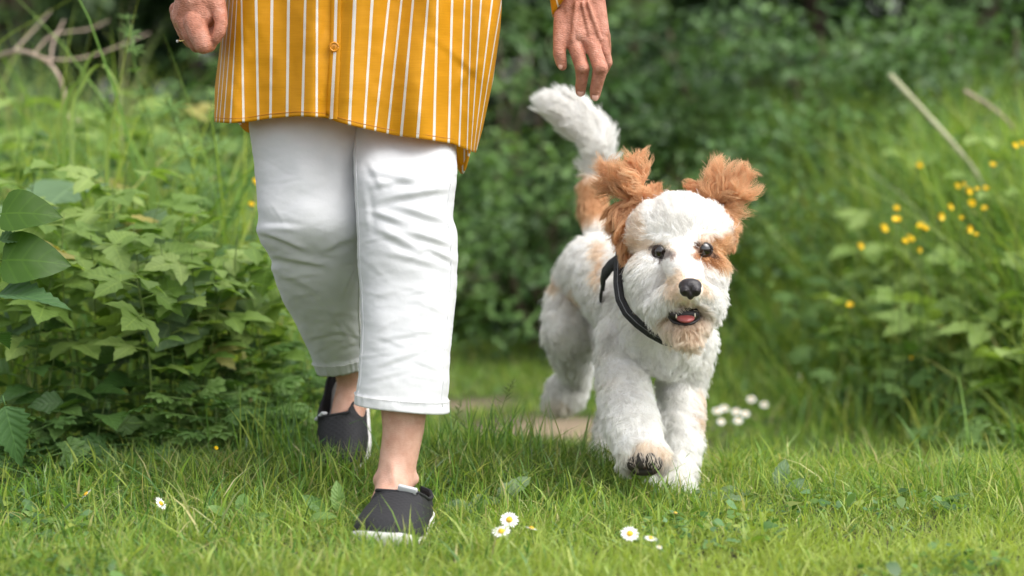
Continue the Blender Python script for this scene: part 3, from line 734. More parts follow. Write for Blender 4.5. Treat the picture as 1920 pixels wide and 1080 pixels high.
cleavers('short cleavers stem just left of the trousers', [(405, 330, 5.5), (400, 250, 5.5), (398, 175, 5.5)], 4, 353)
# single arching wide grass blades
def arching(label, pts, w, seed):
    q = [P(*p) for p in pts]; g0 = Vector((q[0].x, q[0].y, float(ground_z(q[0].x, q[0].y)))); path = [g0]+q; n = 18
    T = np.linspace(0, 1, len(path)); V = []; U = []
    ctrl = interp([(t_, *p) for t_, p in zip(T, path)], np.linspace(0, 1, n))
    for i in range(n):
        p = Vector([ctrl[k][i] for k in range(3)]) - g0; ww = w*(1-(i/(n-1))**2.5)
        for u in (-1, 0, 1): V.append((p.x+u*ww*0.8, p.y+u*ww*0.4, p.z-0.25*ww*abs(u)*-1)); U.append(((u+1)/2, i/n))
    root = empty('arching_grass', g0, label, 'grass', 'wide arching grass blades')
    obj('blade', mesh_np('blade', V, grid_faces(n, 3, False), M_LEAF_PALE, uvs=U), root)
arching('wide grass blade arching over to the right left of the fist', [(135, 260, 5.4), (150, 170, 5.4), (185, 122, 5.4), (215, 150, 5.4), (235, 210, 5.4)], 0.007, 1)
arching('wide pale grass blade bent down below the cleavers', [(200, 270, 5.5), (210, 215, 5.5), (218, 200, 5.5), (206, 240, 5.5), (200, 275, 5.5)], 0.007, 2)
arching('wide grass blade hooked over beside the bramble top', [(120, 240, 5.6), (150, 150, 5.6), (180, 95, 5.6), (205, 120, 5.6)], 0.006, 3)
arching('wide upright grass blade standing before the felted leaves', [(285, 330, 5.3), (270, 280, 5.3), (285, 240, 5.3)], 0.011, 4)

# ------------------------------------------------------------------ dry branches and stalks
M_DRY = (lambda t: t.done(t.principled(t.ramp(t.noise(25, 5, t.n('ShaderNodeTexCoord').outputs['Object']), [(0.3, (0.26, 0.19, 0.14)), (0.7, (0.48, 0.38, 0.30))]), 0.85)))(NT('dry wood'))
M_STRAW = (lambda t: t.done(t.principled(t.ramp(t.noise(25, 5, t.n('ShaderNodeTexCoord').outputs['Object']), [(0.3, (0.30, 0.30, 0.17)), (0.7, (0.45, 0.45, 0.28))]), 0.8)))(NT('dry stalk'))
def branch(name, label, cat, limbs, mat):
    q = [[P(*p) for p in l[0]] for l in limbs]; g0 = q[0][0]
    root = empty(name, g0, label, cat)
    for pts, (_, r0, r1, nm) in zip(q, limbs):
        T = np.linspace(0, 1, len(pts)); c = interp([(t_, *p) for t_, p in zip(T, pts)], np.linspace(0, 1, 16))
        path = [Vector((c[0][i], c[1][i], c[2][i])) - g0 for i in range(16)]
        obj(nm, mesh_np(nm, *tube(path, [r0+(r1-r0)*i/15 for i in range(16)], 7), mat), root)
branch('dry_branch', 'bare pinkish dry branch curling down at the upper left', 'branch',
       [([(-60, 130, 6.5), (20, 98, 6.3), (62, 102, 6.2), (95, 122, 6.2), (115, 155, 6.2), (122, 195, 6.2), (122, 232, 6.2)], 0.0062, 0.0048, 'limb'),
        ([(60, 102, 6.2), (110, 112, 6.4), (180, 102, 6.6), (280, 62, 6.8)], 0.0032, 0.0016, 'twig'),
        ([(95, 118, 6.3), (100, 80, 6.5), (120, 38, 6.7)], 0.0034, 0.002, 'twig'),
        ([(62, 102, 6.3), (100, 65, 6.6), (165, 55, 6.8), (205, 38, 6.9)], 0.0028, 0.0014, 'twig'),
        ([(25, 96, 6.3), (60, 60, 6.6), (95, 20, 6.9)], 0.0028, 0.0014, 'twig'),
        ([(122, 215, 6.2), (140, 224, 6.2), (152, 226, 6.2)], 0.003, 0.002, 'twig')], M_DRY)
branch('dry_stalk', 'long pale dry stalk leaning over the buttercups', 'stalk', [([(1850, 360, 6.4), (1826, 318, 6.4), (1785, 268, 6.4), (1735, 212, 6.45), (1668, 140, 6.5)], 0.006, 0.0075, 'stem')], M_STRAW)
branch('dry_twig', 'brown dry twig at the right edge beside the dry stalk', 'twig', [([(1900, 240, 6.6), (1878, 216, 6.6), (1845, 192, 6.6), (1808, 170, 6.6)], 0.003, 0.005, 'limb')], M_DRY)
g_ = G(1660, 918, 0.012)
M_BARKCHIP = simple('bark chip', (0.09, 0.06, 0.045), 0.9)
V, F = tube([(-0.018, 0, 0), (-0.006, 0.002, 0.003), (0.008, 0, 0.005), (0.021, -0.002, 0.010)], [0.002, 0.0034, 0.003, 0.0012], 7)
tag(obj('bark_chip', mesh_np('bark_chip', V, F, M_BARKCHIP), None, loc=g_), 'small dark bit of bark lying in the lawn right of the dog', 'bark')

# ------------------------------------------------------------------ leaf rosettes in the lawn
def rosette(name, label, cat, kind, leaves):
    g0 = G(leaves[0][0], leaves[0][1], 0.01); g0.z = float(ground_z(g0.x, g0.y))
    root = empty(name, g0, label, cat)
    for (px_, py_, z_, d, up, sc_) in leaves:
        p = G(px_, py_, z_)
        obj('leaf', ME[kind][0], root, mat4=aim(p-g0, d, up, sc_))
rosette('dock_plant', 'grey-green dock leaves standing beside the dog\'s front paw', 'dock', 'dock',
        [(1455, 925, 0.005, (0.25, 0.05, 0.9), (-0.15, -1, 0.1), 0.82), (1470, 930, 0.01, (0.55, -0.1, 0.55), (0, -1, 0.5), 0.6), (1400, 925, 0.015, (-0.9, 0.1, 0.15), (0, -0.4, 1), 0.85), (1420, 930, 0.01, (-0.4, -0.5, 0.25), (0, 0, 1), 0.7), (1500, 922, 0.015, (0.9, 0.2, 0.1), (0, -0.4, 1), 0.7), (1350, 930, 0.012, (-0.7, -0.2, 0.2), (0, -0.3, 1), 0.8), (1345, 940, 0.012, (0.5, -0.4, 0.3), (0, -0.3, 1), 0.7)])
rosette('dock_plant', 'grey-green dock leaves between the planted shoe and the dog', 'dock', 'dock',
        [(930, 950, 0.01, (0.62, 0.1, 0.75), (-0.6, -0.9, 0.4), 1.0), (890, 925, 0.02, (-0.8, 0.1, 0.2), (0, -0.6, 1), 0.85), (880, 945, 0.02, (0.6, 0.2, 0.15), (0, -0.6, 1), 0.8), (830, 950, 0.02, (0.9, -0.1, 0.05), (0, -0.5, 1), 0.9), (1030, 935, 0.015, (0.8, 0.2, 0.15), (0, -0.5, 1), 0.6)])
rosette('plantain', 'light green plantain leaves just left of the planted shoe', 'plantain', 'plantain',
        [(640, 985, 0.01, (-0.1, -0.1, 0.9), (0, -1, 0.1), 1.0), (625, 975, 0.02, (-0.5, -0.2, 0.5), (0, -1, 0.6), 0.9), (650, 985, 0.02, (0.4, -0.5, 0.4), (0, -0.6, 1), 0.8), (560, 985, 0.02, (0.6, -0.2, 0.3), (0, -0.6, 1), 0.9)])
rosette('plantain', 'small plantain in the lawn below the two daisies at left', 'plantain', 'plantain',
        [(440, 985, 0.01, (-0.4, -0.3, 0.5), (0, -0.7, 1), 0.8), (450, 990, 0.01, (0.5, -0.3, 0.4), (0, -0.7, 1), 0.8), (445, 980, 0.01, (0.1, 0.4, 0.7), (0, -0.9, 0.5), 0.8)])

# ------------------------------------------------------------------ tufts of long grass
def tuft(label, px_, py_, n, h, wpx, seed, lean=0.35, wid=(0.003, 0.0065), pal=None):
    rg = np.random.default_rng(seed); g0 = G(px_, py_, 0.0); g0.z = float(ground_z(g0.x, g0.y))
    w = px2m(wpx, g0.y)
    x = rg.normal(0, w/2, n); y = rg.normal(0, 0.05, n)
    rt = np.stack([x, y, ground_z(x+g0.x, y+g0.y)-g0.z-0.004], -1)
    cols = palette_mix(n, pal or {'mid': 4, 'dark': 3, 'yellow': 1.5, 'blue': 1}, rg)
    me = blade_mesh('grass_tuft', rt, h*rg.uniform(0.45, 1.05, n), rg.uniform(*wid, n), rg.gamma(2, lean/2, n), rg.uniform(0, 6.28, n), cols, M_GRASS, 6, rng=rg)
    tag(obj('grass_tuft', me, None, loc=g0), label, 'grass tuft', 'tufts of long grass', 'stuff')
tuft('long grass tuft left of the lifted shoe', 540, 905, 160, 0.19, 100, 401)
tuft('long grass tuft hiding the toe of the lifted shoe', 640, 908, 110, 0.10, 100, 402)
tuft('long grass tuft right behind the planted shoe', 840, 908, 170, 0.16, 110, 403)
tuft('long dark grass tuft midway between the planted shoe and the dog', 930, 905, 220, 0.18, 130, 404)
tuft('long grass tuft under the dog\'s raised paw', 1060, 908, 110, 0.10, 110, 405)
tuft('thin grass blades before the planted shoe\'s toe', 735, 1034, 130, 0.05, 110, 406, 0.25, (0.0025, 0.005))
tuft('long grass tuft at the left among herbs below the bramble', 430, 880, 120, 0.12, 130, 407)
tuft('grass tuft at the dog\'s standing paw', 1200, 948, 80, 0.065, 110, 408)
tuft('grass tuft in front of the lifted shoe\'s left side', 590, 935, 100, 0.11, 80, 409, 0.3)
tuft('grass tuft between the two daisies at left', 250, 930, 120, 0.09, 150, 410)
tuft('grass tuft at the lower left corner below the herbs', 80, 960, 120, 0.085, 150, 411)
tuft('long grass tuft at the heel of the planted shoe', 815, 960, 70, 0.085, 60, 412)
tuft('low grass tuft right of the dock beside the dog', 1580, 925, 110, 0.06, 170, 413)
tuft('low grass tuft at the right edge of the lawn', 1820, 925, 120, 0.075, 150, 414)
# flowering grass stalks
def grass_stalk(label, pts, seed):
    rg = np.random.default_rng(seed); q = [P(*p) for p in pts]; g0 = Vector((q[0].x, q[0].y, float(ground_z(q[0].x, q[0].y))))
    path = [g0]+q; root = empty('grass_stalk', g0, label, 'grass stalk', 'flowering grass stalks')
    T = np.linspace(0, 1, len(path)); f = lambda s: Vector([np.interp(s, T, [p[k] for p in path]) for k in range(3)]) - g0
    obj('stem', mesh_np('stem', *tube([f(i/11) for i in range(12)], [0.0013-0.0006*i/11 for i in range(12)], 5), M_STEM), root)
    ps = []
    for k in range(18):
        s = 0.68+0.32*k/17; c = f(s); L = 0.016*(1.15-k/18); a = rg.uniform(0, 6.28)
        e = c + Vector((math.cos(a)*L, math.sin(a)*L*0.6, L*0.7)); ps.append(tube([c, c.lerp(e, 0.6), e], [0.0003, 0.0010, 0.0003], 4))
    o = obj('seed_head', mesh_np('seed_head', *merge(ps), M_STEM), root)
grass_stalk('tall flowering grass stalk leaning right between the trousers and the dog', [(910, 865, 4.5), (930, 800, 4.5), (950, 740, 4.5), (966, 712, 4.5)], 1)
grass_stalk('flowering grass stalk standing beside the white trouser hem', [(838, 860, 4.5), (850, 800, 4.5), (868, 745, 4.5)], 2)
grass_stalk('thin flowering grass stalk by the daisies at left', [(320, 960, 4.3), (300, 900, 4.3), (282, 868, 4.3)], 3)
grass_stalk('short flowering grass stalk left of the lifted shoe', [(462, 920, 4.4), (458, 870, 4.4), (455, 845, 4.4)], 4)

# ------------------------------------------------------------------ daisies and buttercups
M_PETAL = simple('daisy petal', (0.82, 0.82, 0.80), 0.6); M_DISC = simple('daisy centre', (0.75, 0.42, 0.02), 0.7)
def flower_parts():
    pet = []
    for k in range(22):
        a = 2*math.pi*k/22; L = 0.0085*(0.92+0.12*((k*7) % 5)/4)
        b = blade(L, 0.0011, [(0, 0.5), (0.5, 1), (0.85, 0.95), (1, 0.4)], 3, 0, 0.1, 0.15)
        pet.append(turn((b[0], b[1], b[2]), a, (0.003*math.sin(-a), 0.003*math.cos(a), 0), 0.25 if k % 2 else 0.12))
    v, f, u = join(pet); pm_ = mesh_np('petals', v, f, M_PETAL)
    V, F = sphere((0, 0, 0.0012), (0.0042, 0.0042, 0.0026), 14, 8)
    return pm_, mesh_np('centre', V, F, M_DISC)
D_PET, D_DISC = flower_parts()
def daisy(px_, py_, r_px, nrm, label, group, zh=0.04, Y=None):
    p = G(px_, py_, zh) if Y is None else P(px_, py_, Y)
    gz = float(ground_z(p.x, p.y)); base = Vector((p.x, p.y, gz)); root = empty('daisy', base, label, 'daisy', group)
    if p.z < gz + 0.02: p.z = gz + 0.03
    sc_ = px2m(r_px, p.y)/0.0115; nrm = Vector(nrm).normalized()
    m = aim(p - base, nrm.orthogonal(), nrm, sc_)
    obj('petals', D_PET, root, mat4=m); obj('centre', D_DISC, root, mat4=m)
    top = p - base - nrm*0.001
    obj('stem', mesh_np('stem', *tube(bez((0.004, 0.004, 0), (top*0.5)+Vector((0.004, 0, 0.004)), top), 0.0009, 5), M_STEM), root)
for q in ((955, 975, 18, (0.05, -0.75, 0.7), 'fully open daisy right of the planted shoe, the upper of a touching pair'), (940, 997, 18, (-0.1, -0.45, 0.9), 'open daisy right of the planted shoe, the lower of a touching pair'),
          (996, 991, 13, (0.3, 0.1, 1), 'daisy seen edge-on right of the touching pair'), (1181, 1001, 18, (0.05, -0.65, 0.75), 'large open daisy below the dog\'s standing paw'),
          (1220, 1010, 13, (0.2, -0.2, 1), 'half-open daisy just right of the large one below the dog'), (1236, 1026, 6, (0.2, -0.3, 1), 'tiny daisy bud low in the lawn below the dog'),
          (1266, 963, 11, (0.2, 0.25, 1), 'tilted daisy right under the dog\'s standing paw'), (162, 927, 14, (-0.7, -0.1, 0.75), 'tilted daisy at the left foot of the thicket'), (301, 944, 14, (0.75, -0.35, 0.6), 'tilted daisy facing right below the dark herbs')):
    daisy(*q, 'daisies in the lawn')
for q in ((1409, 749, 9, 'topmost of the eight blurred daisies on the turf behind the dog'), (1433, 759, 8, 'rightmost of the eight blurred daisies on the turf behind the dog'), (1380, 772, 9, 'upper of two blurred daisies one above the other behind the dog'), (1397, 776, 9, 'third from the right of the eight blurred daisies behind the dog'), (1358, 766, 9, 'third from the left of the eight blurred daisies behind the dog'), (1345, 771, 9, 'leftmost of the eight blurred daisies on the turf behind the dog'), (1384, 789, 9, 'lower of two blurred daisies one above the other behind the dog'), (1352, 791, 8, 'lowest of the eight blurred daisies on the turf behind the dog')):
    daisy(q[0], q[1], q[2], (0, -0.6, 0.8), q[3], 'daisies behind the dog', zh=-0.05)
daisy(1500, 707, 8, (0, -0.7, 0.8), 'single blurred daisy at the foot of the tall bank grass', 'daisies behind the dog', Y=6.6)
M_BUT_P = (lambda t: t.done(t.principled((0.86, 0.60, 0.012), 0.35)))(NT('buttercup petal'))
bp = [turn(blade(0.011, 0.0062, [(0, 0.25), (0.4, 0.9), (0.75, 1), (1, 0.45)], 4, 0, 0.2, -0.25), 2*math.pi*k/5, (0, 0, 0), 0.55) for k in range(5)]
v, f, u = join(bp); B_PET = mesh_np('petals', v, f, M_BUT_P); B_DISC = mesh_np('centre', *sphere((0, 0, 0.003), (0.003, 0.003, 0.003), 10, 6), simple('buttercup centre', (0.55, 0.40, 0.02), 0.6))
def buttercup(px_, py_, Y, r_px, label, group, rg):
    p = P(px_, py_, Y); gz = float(ground_z(p.x, p.y)); base = Vector((p.x+rg.normal(0, 0.02), p.y+rg.normal(0, 0.02), gz)); root = empty('buttercup', base, label, 'buttercup', group)
    sc_ = px2m(r_px, Y)/0.0125; nrm = Vector((rg.normal(0, 0.3), -0.6, 1)).normalized(); m = aim(p-base, nrm.orthogonal(), nrm, sc_, rg.uniform(0, 1))
    obj('petals', B_PET, root, mat4=m); obj('centre', B_DISC, root, mat4=m)
    obj('stem', mesh_np('stem', *tube(bez((0, 0, 0), (p-base)*0.5+Vector((rg.normal(0, 0.02), 0, 0.02)), p-base), 0.0011, 5), M_STEM), root)
ORD = ['leftmost', 'second', 'third', 'fourth', 'fifth', 'sixth', 'seventh', 'eighth', 'ninth', 'tenth', 'eleventh', 'twelfth', 'thirteenth', 'fourteenth', 'fifteenth', 'sixteenth', 'seventeenth', 'eighteenth', 'nineteenth', 'twentieth', 'twenty-first', 'twenty-second', 'twenty-third', 'twenty-fourth', 'rightmost']
rg = np.random.default_rng(55)
for i_, (a, b, r_) in enumerate(sorted(((1900, 276, 10), (1914, 271, 8), (1861, 312, 9), (1722, 312, 9), (1792, 350, 9), (1805, 345, 6), (1813, 360, 11), (1833, 357, 7), (1847, 356, 8), (1820, 383, 11), (1778, 390, 10), (1846, 394, 9), (1760, 406, 12), (1680, 393, 9), (1681, 417, 13), (1653, 431, 13), (1727, 428, 12), (1735, 430, 8), (1704, 450, 12), (1695, 455, 9), (1721, 469, 8), (1813, 430, 12), (1829, 442, 7), (1802, 410, 6), (1610, 463, 10)))):
    lb = ORD[i_] + ('' if i_ in (0, 24) else ' from the left') + ' of the 25 blurred buttercups high on the right bank'
    buttercup(a, b, 5.85 + rg.normal(0, 0.12), r_, lb, 'buttercups on the right bank', rg)
buttercup(1594, 575, 5.9, 10, 'lone yellow buttercup low on the bank right of the dog\'s chin', 'buttercups on the right bank', rg)
buttercup(1707, 672, 5.8, 5, 'tiny yellow buttercup low in the tall grass at right', 'buttercups on the right bank', rg)
buttercup(476, 342, 5.4, 10, 'yellow buttercup touching the trouser leg below the shirt hem, upper of two', 'buttercups at left', rg)
buttercup(470, 385, 5.4, 8, 'yellow buttercup beside the trouser knee, lower of two', 'buttercups at left', rg)
buttercup(579, 771, 5.0, 7, 'small yellow buttercup left of the lifted shoe\'s heel', 'buttercups at left', rg)
buttercup(578, 715, 5.1, 6, 'small yellow buttercup under the lifted trouser hem', 'buttercups at left', rg)
buttercup(404, 841, 4.4, 6, 'small closed yellow buttercup on a thin stalk in the lawn at left', 'buttercups at left', rg)
# ------------------------------------------------------------------ the person
ORIGIN = Vector((-0.26, 4.28, 0.0))
person = empty('person', ORIGIN, 'person in an orange striped shirt and cropped white trousers walking beside the dog', 'person')

# --- skin: one body under the clothes, hands and ankles in view
def skin_material():
    t = NT('skin'); tc = t.n('ShaderNodeTexCoord'); oc = tc.outputs['Object']
    n1 = t.noise(45, 5, oc, 0.6); n2 = t.noise(190, 4, oc, 0.6)
    c = t.ramp(n1, [(0.30, (0.30, 0.115, 0.065)), (0.5, (0.47, 0.195, 0.125)), (0.72, (0.56, 0.28, 0.20))])
    vo = t.n('ShaderNodeTexVoronoi', Scale=120, feature='F1'); t.l(oc, vo.inputs['Vector'])
    spot = t.math('MULTIPLY', t.math('GREATER_THAN', t.noise(75, 2, oc), 0.62), 0.32)
    sz = t.n('ShaderNodeSeparateXYZ'); t.l(oc, sz.inputs[0])      # pale ankles, sun-browned hands
    mz = t.n('ShaderNodeMapRange'); t.l(sz.outputs[2], mz.inputs['Value'])
    for k_, v_ in (('From Min', 0.3), ('From Max', 0.6), ('To Min', 0.0), ('To Max', 1.0)): mz.inputs[k_].default_value = v_
    c = t.mix(mz.outputs[0], t.ramp(n1, [(0.3, (0.50, 0.27, 0.19)), (0.6, (0.62, 0.38, 0.285))]), c)
    c = t.mix(t.math('MULTIPLY', spot, t.math('ADD', t.math('MULTIPLY', mz.outputs[0], 0.8), 0.2)), c, (0.30, 0.11, 0.06))
    c = t.mix(t.math('MULTIPLY', n2, 0.25), c, (0.40, 0.16, 0.10))
    # creased old skin: stretched cells and fine lines
    mp = t.n('ShaderNodeMapping'); mp.inputs['Scale'].default_value = (70, 70, 210); t.l(oc, mp.inputs['Vector'])
    wr = t.n('ShaderNodeTexVoronoi', Scale=1.6, feature='DISTANCE_TO_EDGE'); t.l(mp.outputs[0], wr.inputs['Vector'])
    fine = t.noise(420, 3, oc)
    hgt = t.math('ADD', t.math('MULTIPLY', t.math('MINIMUM', wr.outputs['Distance'], 0.25), 2.2), t.math('MULTIPLY', fine, 0.5))
    hgt = t.math('ADD', hgt, t.math('MULTIPLY', n1, 1.2))
    sx = t.n('ShaderNodeSeparateXYZ'); t.l(oc, sx.inputs[0])
    mr = t.n('ShaderNodeMapRange'); t.l(sx.outputs[2], mr.inputs['Value'])
    for k_, v_ in (('From Min', 0.3), ('From Max', 0.6), ('To Min', 0.25), ('To Max', 1.0)): mr.inputs[k_].default_value = v_
    hgt = t.math('MULTIPLY', hgt, mr.outputs[0])
    p = t.principled(c, 0.5, bump=hgt, bstr=0.75, bdist=0.0015)
    p.inputs['Subsurface Weight'].default_value = 0.12
    p.inputs['Subsurface Radius'].default_value = (0.01, 0.004, 0.002)
    p.inputs['Subsurface Scale'].default_value = 0.4
    p.inputs['Specular IOR Level'].default_value = 0.4
    return t.done(p)
M_SKIN = skin_material()
def Q(px, py, Y, rpx): return (P(px, py, Y), px2m(rpx, Y))
pieces = []
# her left hand, hanging open with the back of it to the camera
hand = []
wrist = Q(1083, -22, 4.23, 37)
hand += chain([(Vector((0.075, 4.33, 1.12)), 0.040), (P(1078, -90, 4.26), 0.034), wrist], 0.25)
for (mx, my, mY) in ((1068, 62, 4.205), (1086, 66, 4.195), (1108, 66, 4.198), (1126, 62, 4.21)):
    hand += chain([(P(1060 + (mx-1060)*0.75, 0, 4.225), px2m(26, 4.2)), Q(mx, my, mY, 17.5)], 0.25)
hand += chain([Q(1085, 20, 4.228, 33), Q(1100, 55, 4.222, 31)], 0.2)
idx = [Q(1075, 78, 4.196, 15.5), Q(1083, 100, 4.186, 14), Q(1092, 128, 4.178, 14.2), Q(1091, 148, 4.184, 11.6), Q(1089, 162, 4.192, 11), Q(1088.5, 172, 4.197, 9.5)]
mid = [Q(1109, 80, 4.19, 15.5), Q(1117, 102, 4.178, 14.2), Q(1126, 128, 4.168, 15.0), Q(1121, 150, 4.174, 12.4), Q(1117, 168, 4.182, 11.6), Q(1115.5, 179, 4.187, 10)]
rin = [Q(1127, 76, 4.205, 14), Q(1134, 98, 4.202, 11), Q(1138, 117, 4.206, 11), Q(1131, 132, 4.235, 10), Q(1124, 138, 4.25, 9)]
pin = [Q(1133, 66, 4.222, 12), Q(1137, 88, 4.235, 9.5), Q(1137, 104, 4.245, 9), Q(1129, 116, 4.262, 8.5), Q(1122, 122, 4.27, 7.5)]
thu = [Q(1057, 30, 4.215, 19), Q(1052, 62, 4.20, 15.5), Q(1049, 88, 4.192, 12.5), Q(1049, 100, 4.19, 12.8), Q(1052, 116, 4.192, 11.2), Q(1054.5, 124, 4.194, 9)]
hand += chain([Q(1062, 40, 4.21, 18), Q(1072, 70, 4.20, 16)], 0.25)          # web of the thumb
for f in (idx, mid, rin, pin, thu): hand += chain(f, 0.22)
hand += [Q(1092, 127, 4.172, 12.5), Q(1126, 127, 4.162, 13)]
# tendons and knuckles
for (a, b) in (((1080, 5), (1074, 76)), ((1092, 5), (1109, 78)), ((1103, 5), (1126, 74))):
    hand += chain([(P(*a, 4.1945), 0.0030), (P(*b, 4.1835), 0.0050)], 0.3)
pieces.append(fuse('hand', hand, 0.0017, 5))
# her right hand, a loose fist seen from the thumb side
fist = []
wr2 = Q(374, -30, 4.215, 40)
fist += chain([(Vector((-0.565, 4.42, 1.10)), 0.042), (P(378, -100, 4.28), 0.036), wr2], 0.25)
fist += chain([Q(368, 0, 4.21, 40), Q(352, 30, 4.215, 30)], 0.2)
fist += chain([Q(385, 0, 4.205, 32), Q(378, 30, 4.195, 26)], 0.2)
# index: knuckle, down to the middle joint, then folded back up
fist += chain([Q(366, 42, 4.185, 22), Q(374, 66, 4.172, 20), Q(381, 84, 4.168, 17.5), Q(392, 84, 4.178, 14), Q(398, 74, 4.19, 12.5), Q(400, 60, 4.20, 11.5), Q(398, 50, 4.21, 10)], 0.2)
fist += chain([Q(349, 38, 4.205, 20), Q(360, 66, 4.20, 18), Q(369, 84, 4.20, 15), Q(384, 84, 4.21, 13), Q(392, 68, 4.215, 12), Q(390, 50, 4.22, 11)], 0.2)
fist += chain([Q(338, 30, 4.225, 19), Q(347, 58, 4.228, 16), Q(357, 76, 4.235, 14), Q(376, 80, 4.24, 12), Q(384, 64, 4.24, 11)], 0.2)
fist += chain([Q(332, 18, 4.25, 15), Q(338, 46, 4.258, 13), Q(350, 66, 4.265, 12), Q(368, 72, 4.265, 11)], 0.2)
# thumb at the body side, tip down
fist += chain([Q(402, -5, 4.20, 20), Q(412, 24, 4.185, 14.5), Q(415, 44, 4.172, 12.5), Q(411, 60, 4.168, 12), Q(405, 72, 4.168, 10.5), Q(401, 78, 4.17, 8.5)], 0.2)
fist += chain([Q(392, 4, 4.195, 24), Q(404, 14, 4.19, 17)], 0.2)
pieces.append(fuse('fist', fist, 0.0017, 5))
# ankles, feet, legs, torso, neck and head
ank_f = [(P(735, 925, 4.045), 0.031), (P(741, 895, 4.07), 0.033), (P(749, 850, 4.08), 0.034), (P(756, 805, 4.085), 0.0365), (P(758, 740, 4.10), 0.044), (P(760, 640, 4.13), 0.052), (P(762, 470, 4.18), 0.055), (P(762, 300, 4.27), 0.050), (Vector((-0.20, 4.32, 0.80)), 0.07)]
legs = chain(ank_f, 0.3)
legs += chain([(P(720, 950, 4.01), 0.026), (P(735, 925, 4.05), 0.031), (P(752, 940, 4.085), 0.026)], 0.25)
legs += chain([(P(720, 955, 4.01), 0.024), (P(700, 990, 3.94), 0.014)], 0.25)
legs += [(P(774, 898, 4.075), 0.013), (P(712, 900, 4.07), 0.014)]
legs += chain([(P(735, 870, 4.046), 0.006), (P(742, 915, 4.018), 0.007)], 0.3)
ank_r = [(P(650, 790, 4.535), 0.034), (P(655, 760, 4.55), 0.033), (P(665, 720, 4.565), 0.034), (P(660, 680, 4.55), 0.038), (P(640, 600, 4.46), 0.047), (P(590, 440, 4.27), 0.058), (P(572, 300, 4.32), 0.06), (Vector((-0.33, 4.32, 0.80)), 0.08)]
legs += chain(ank_r, 0.3)
legs += chain([(P(650, 790, 4.535), 0.034), (P(645, 838, 4.51), 0.022), (P(640, 865, 4.49), 0.014)], 0.25)
legs += chain([(P(655, 765, 4.56), 0.028), (P(672, 772, 4.575), 0.022)], 0.25)
legs += chain([(Vector((-0.265, 4.31, 0.83)), 0.115), (Vector((-0.265, 4.31, 1.02)), 0.105), (Vector((-0.265, 4.31, 1.25)), 0.115)], 0.3)
legs += chain([(Vector((-0.42, 4.31, 1.33)), 0.055), (Vector((-0.11, 4.31, 1.33)), 0.055)], 0.3)
legs += chain([(Vector((-0.42, 4.31, 1.33)), 0.05), (Vector((-0.565, 4.42, 1.10)), 0.042)], 0.3)
legs += chain([(Vector((-0.11, 4.31, 1.33)), 0.05), (Vector((0.075, 4.33, 1.12)), 0.042)], 0.3)
legs += chain([(Vector((-0.265, 4.31, 1.35)), 0.05), (Vector((-0.265, 4.295, 1.46)), 0.047)], 0.3)
HC = Vector((-0.265, 4.27, 1.55))
legs += [(HC, (0.072, 0.092, 0.108)), (HC + Vector((0, -0.02, -0.05)), (0.055, 0.065, 0.06))]
legs += chain([(HC + Vector((0, -0.085, 0.012)), 0.010), (HC + Vector((0, -0.103, -0.022)), 0.013)], 0.3)
legs += [(HC + Vector((s*0.074, 0.0, -0.005)), (0.010, 0.018, 0.028)) for s in (-1, 1)] + [(HC + Vector((0, -0.088, -0.055)), (0.022, 0.008, 0.007))]
pieces.append(fuse('legs', legs, 0.005, 8))
bm = bmesh.new()
for m in pieces: bm.from_mesh(m)
body_me = bpy.data.meshes.new('body'); bm.to_mesh(body_me); bm.free()
v = verts_of(body_me)
# knuckle creases, ankle tendons: shallow real relief
v = v - np.array(ORIGIN); body_me.vertices.foreach_set('co', v.astype(np.float32).ravel())
body_me.polygons.foreach_set('use_smooth', np.ones(len(body_me.polygons), bool))
body_me.materials.clear(); body_me.materials.append(M_SKIN); body_me.update()
body = obj('body', body_me, person)
# nails
M_NAIL = simple('nail', (0.56, 0.31, 0.235), 0.28)
for (px_, py_, Y_, w_, h_) in ((1088.5, 174, 4.1885, 6.2, 7.5), (1116, 182, 4.1785, 6.6, 8), (1051, 123, 4.1855, 4.5, 7.5)):
    V, F = sphere((0, 0, 0), (px2m(w_, Y_), 0.0022, px2m(h_, Y_)), 12, 8)
    obj('fingernail', mesh_np('fingernail', V, F, M_NAIL), body, loc=P(px_, py_, Y_) - ORIGIN)
for s in (-1, 1):
    e = obj('eye', mesh_np('eye', *sphere((0, 0, 0), 0.013, 12, 8), simple('eye', (0.5, 0.45, 0.4), 0.2)), body, loc=HC + Vector((s*0.032, -0.078, 0.018)) - ORIGIN)
V, F = sphere((0, 0.018, 0.022), (0.092, 0.105, 0.118), 24, 14)
F = [f for f in F if not (sum(V[i][1] for i in f)/len(f) < -0.045 and sum(V[i][2] for i in f)/len(f) < 0.075)]
hair = obj('hair', mesh_np('hair', V, F, simple('grey hair', (0.45, 0.43, 0.40), 0.6)), person, loc=HC - ORIGIN)
hair.modifiers.new('s', 'SOLIDIFY').thickness = 0.012
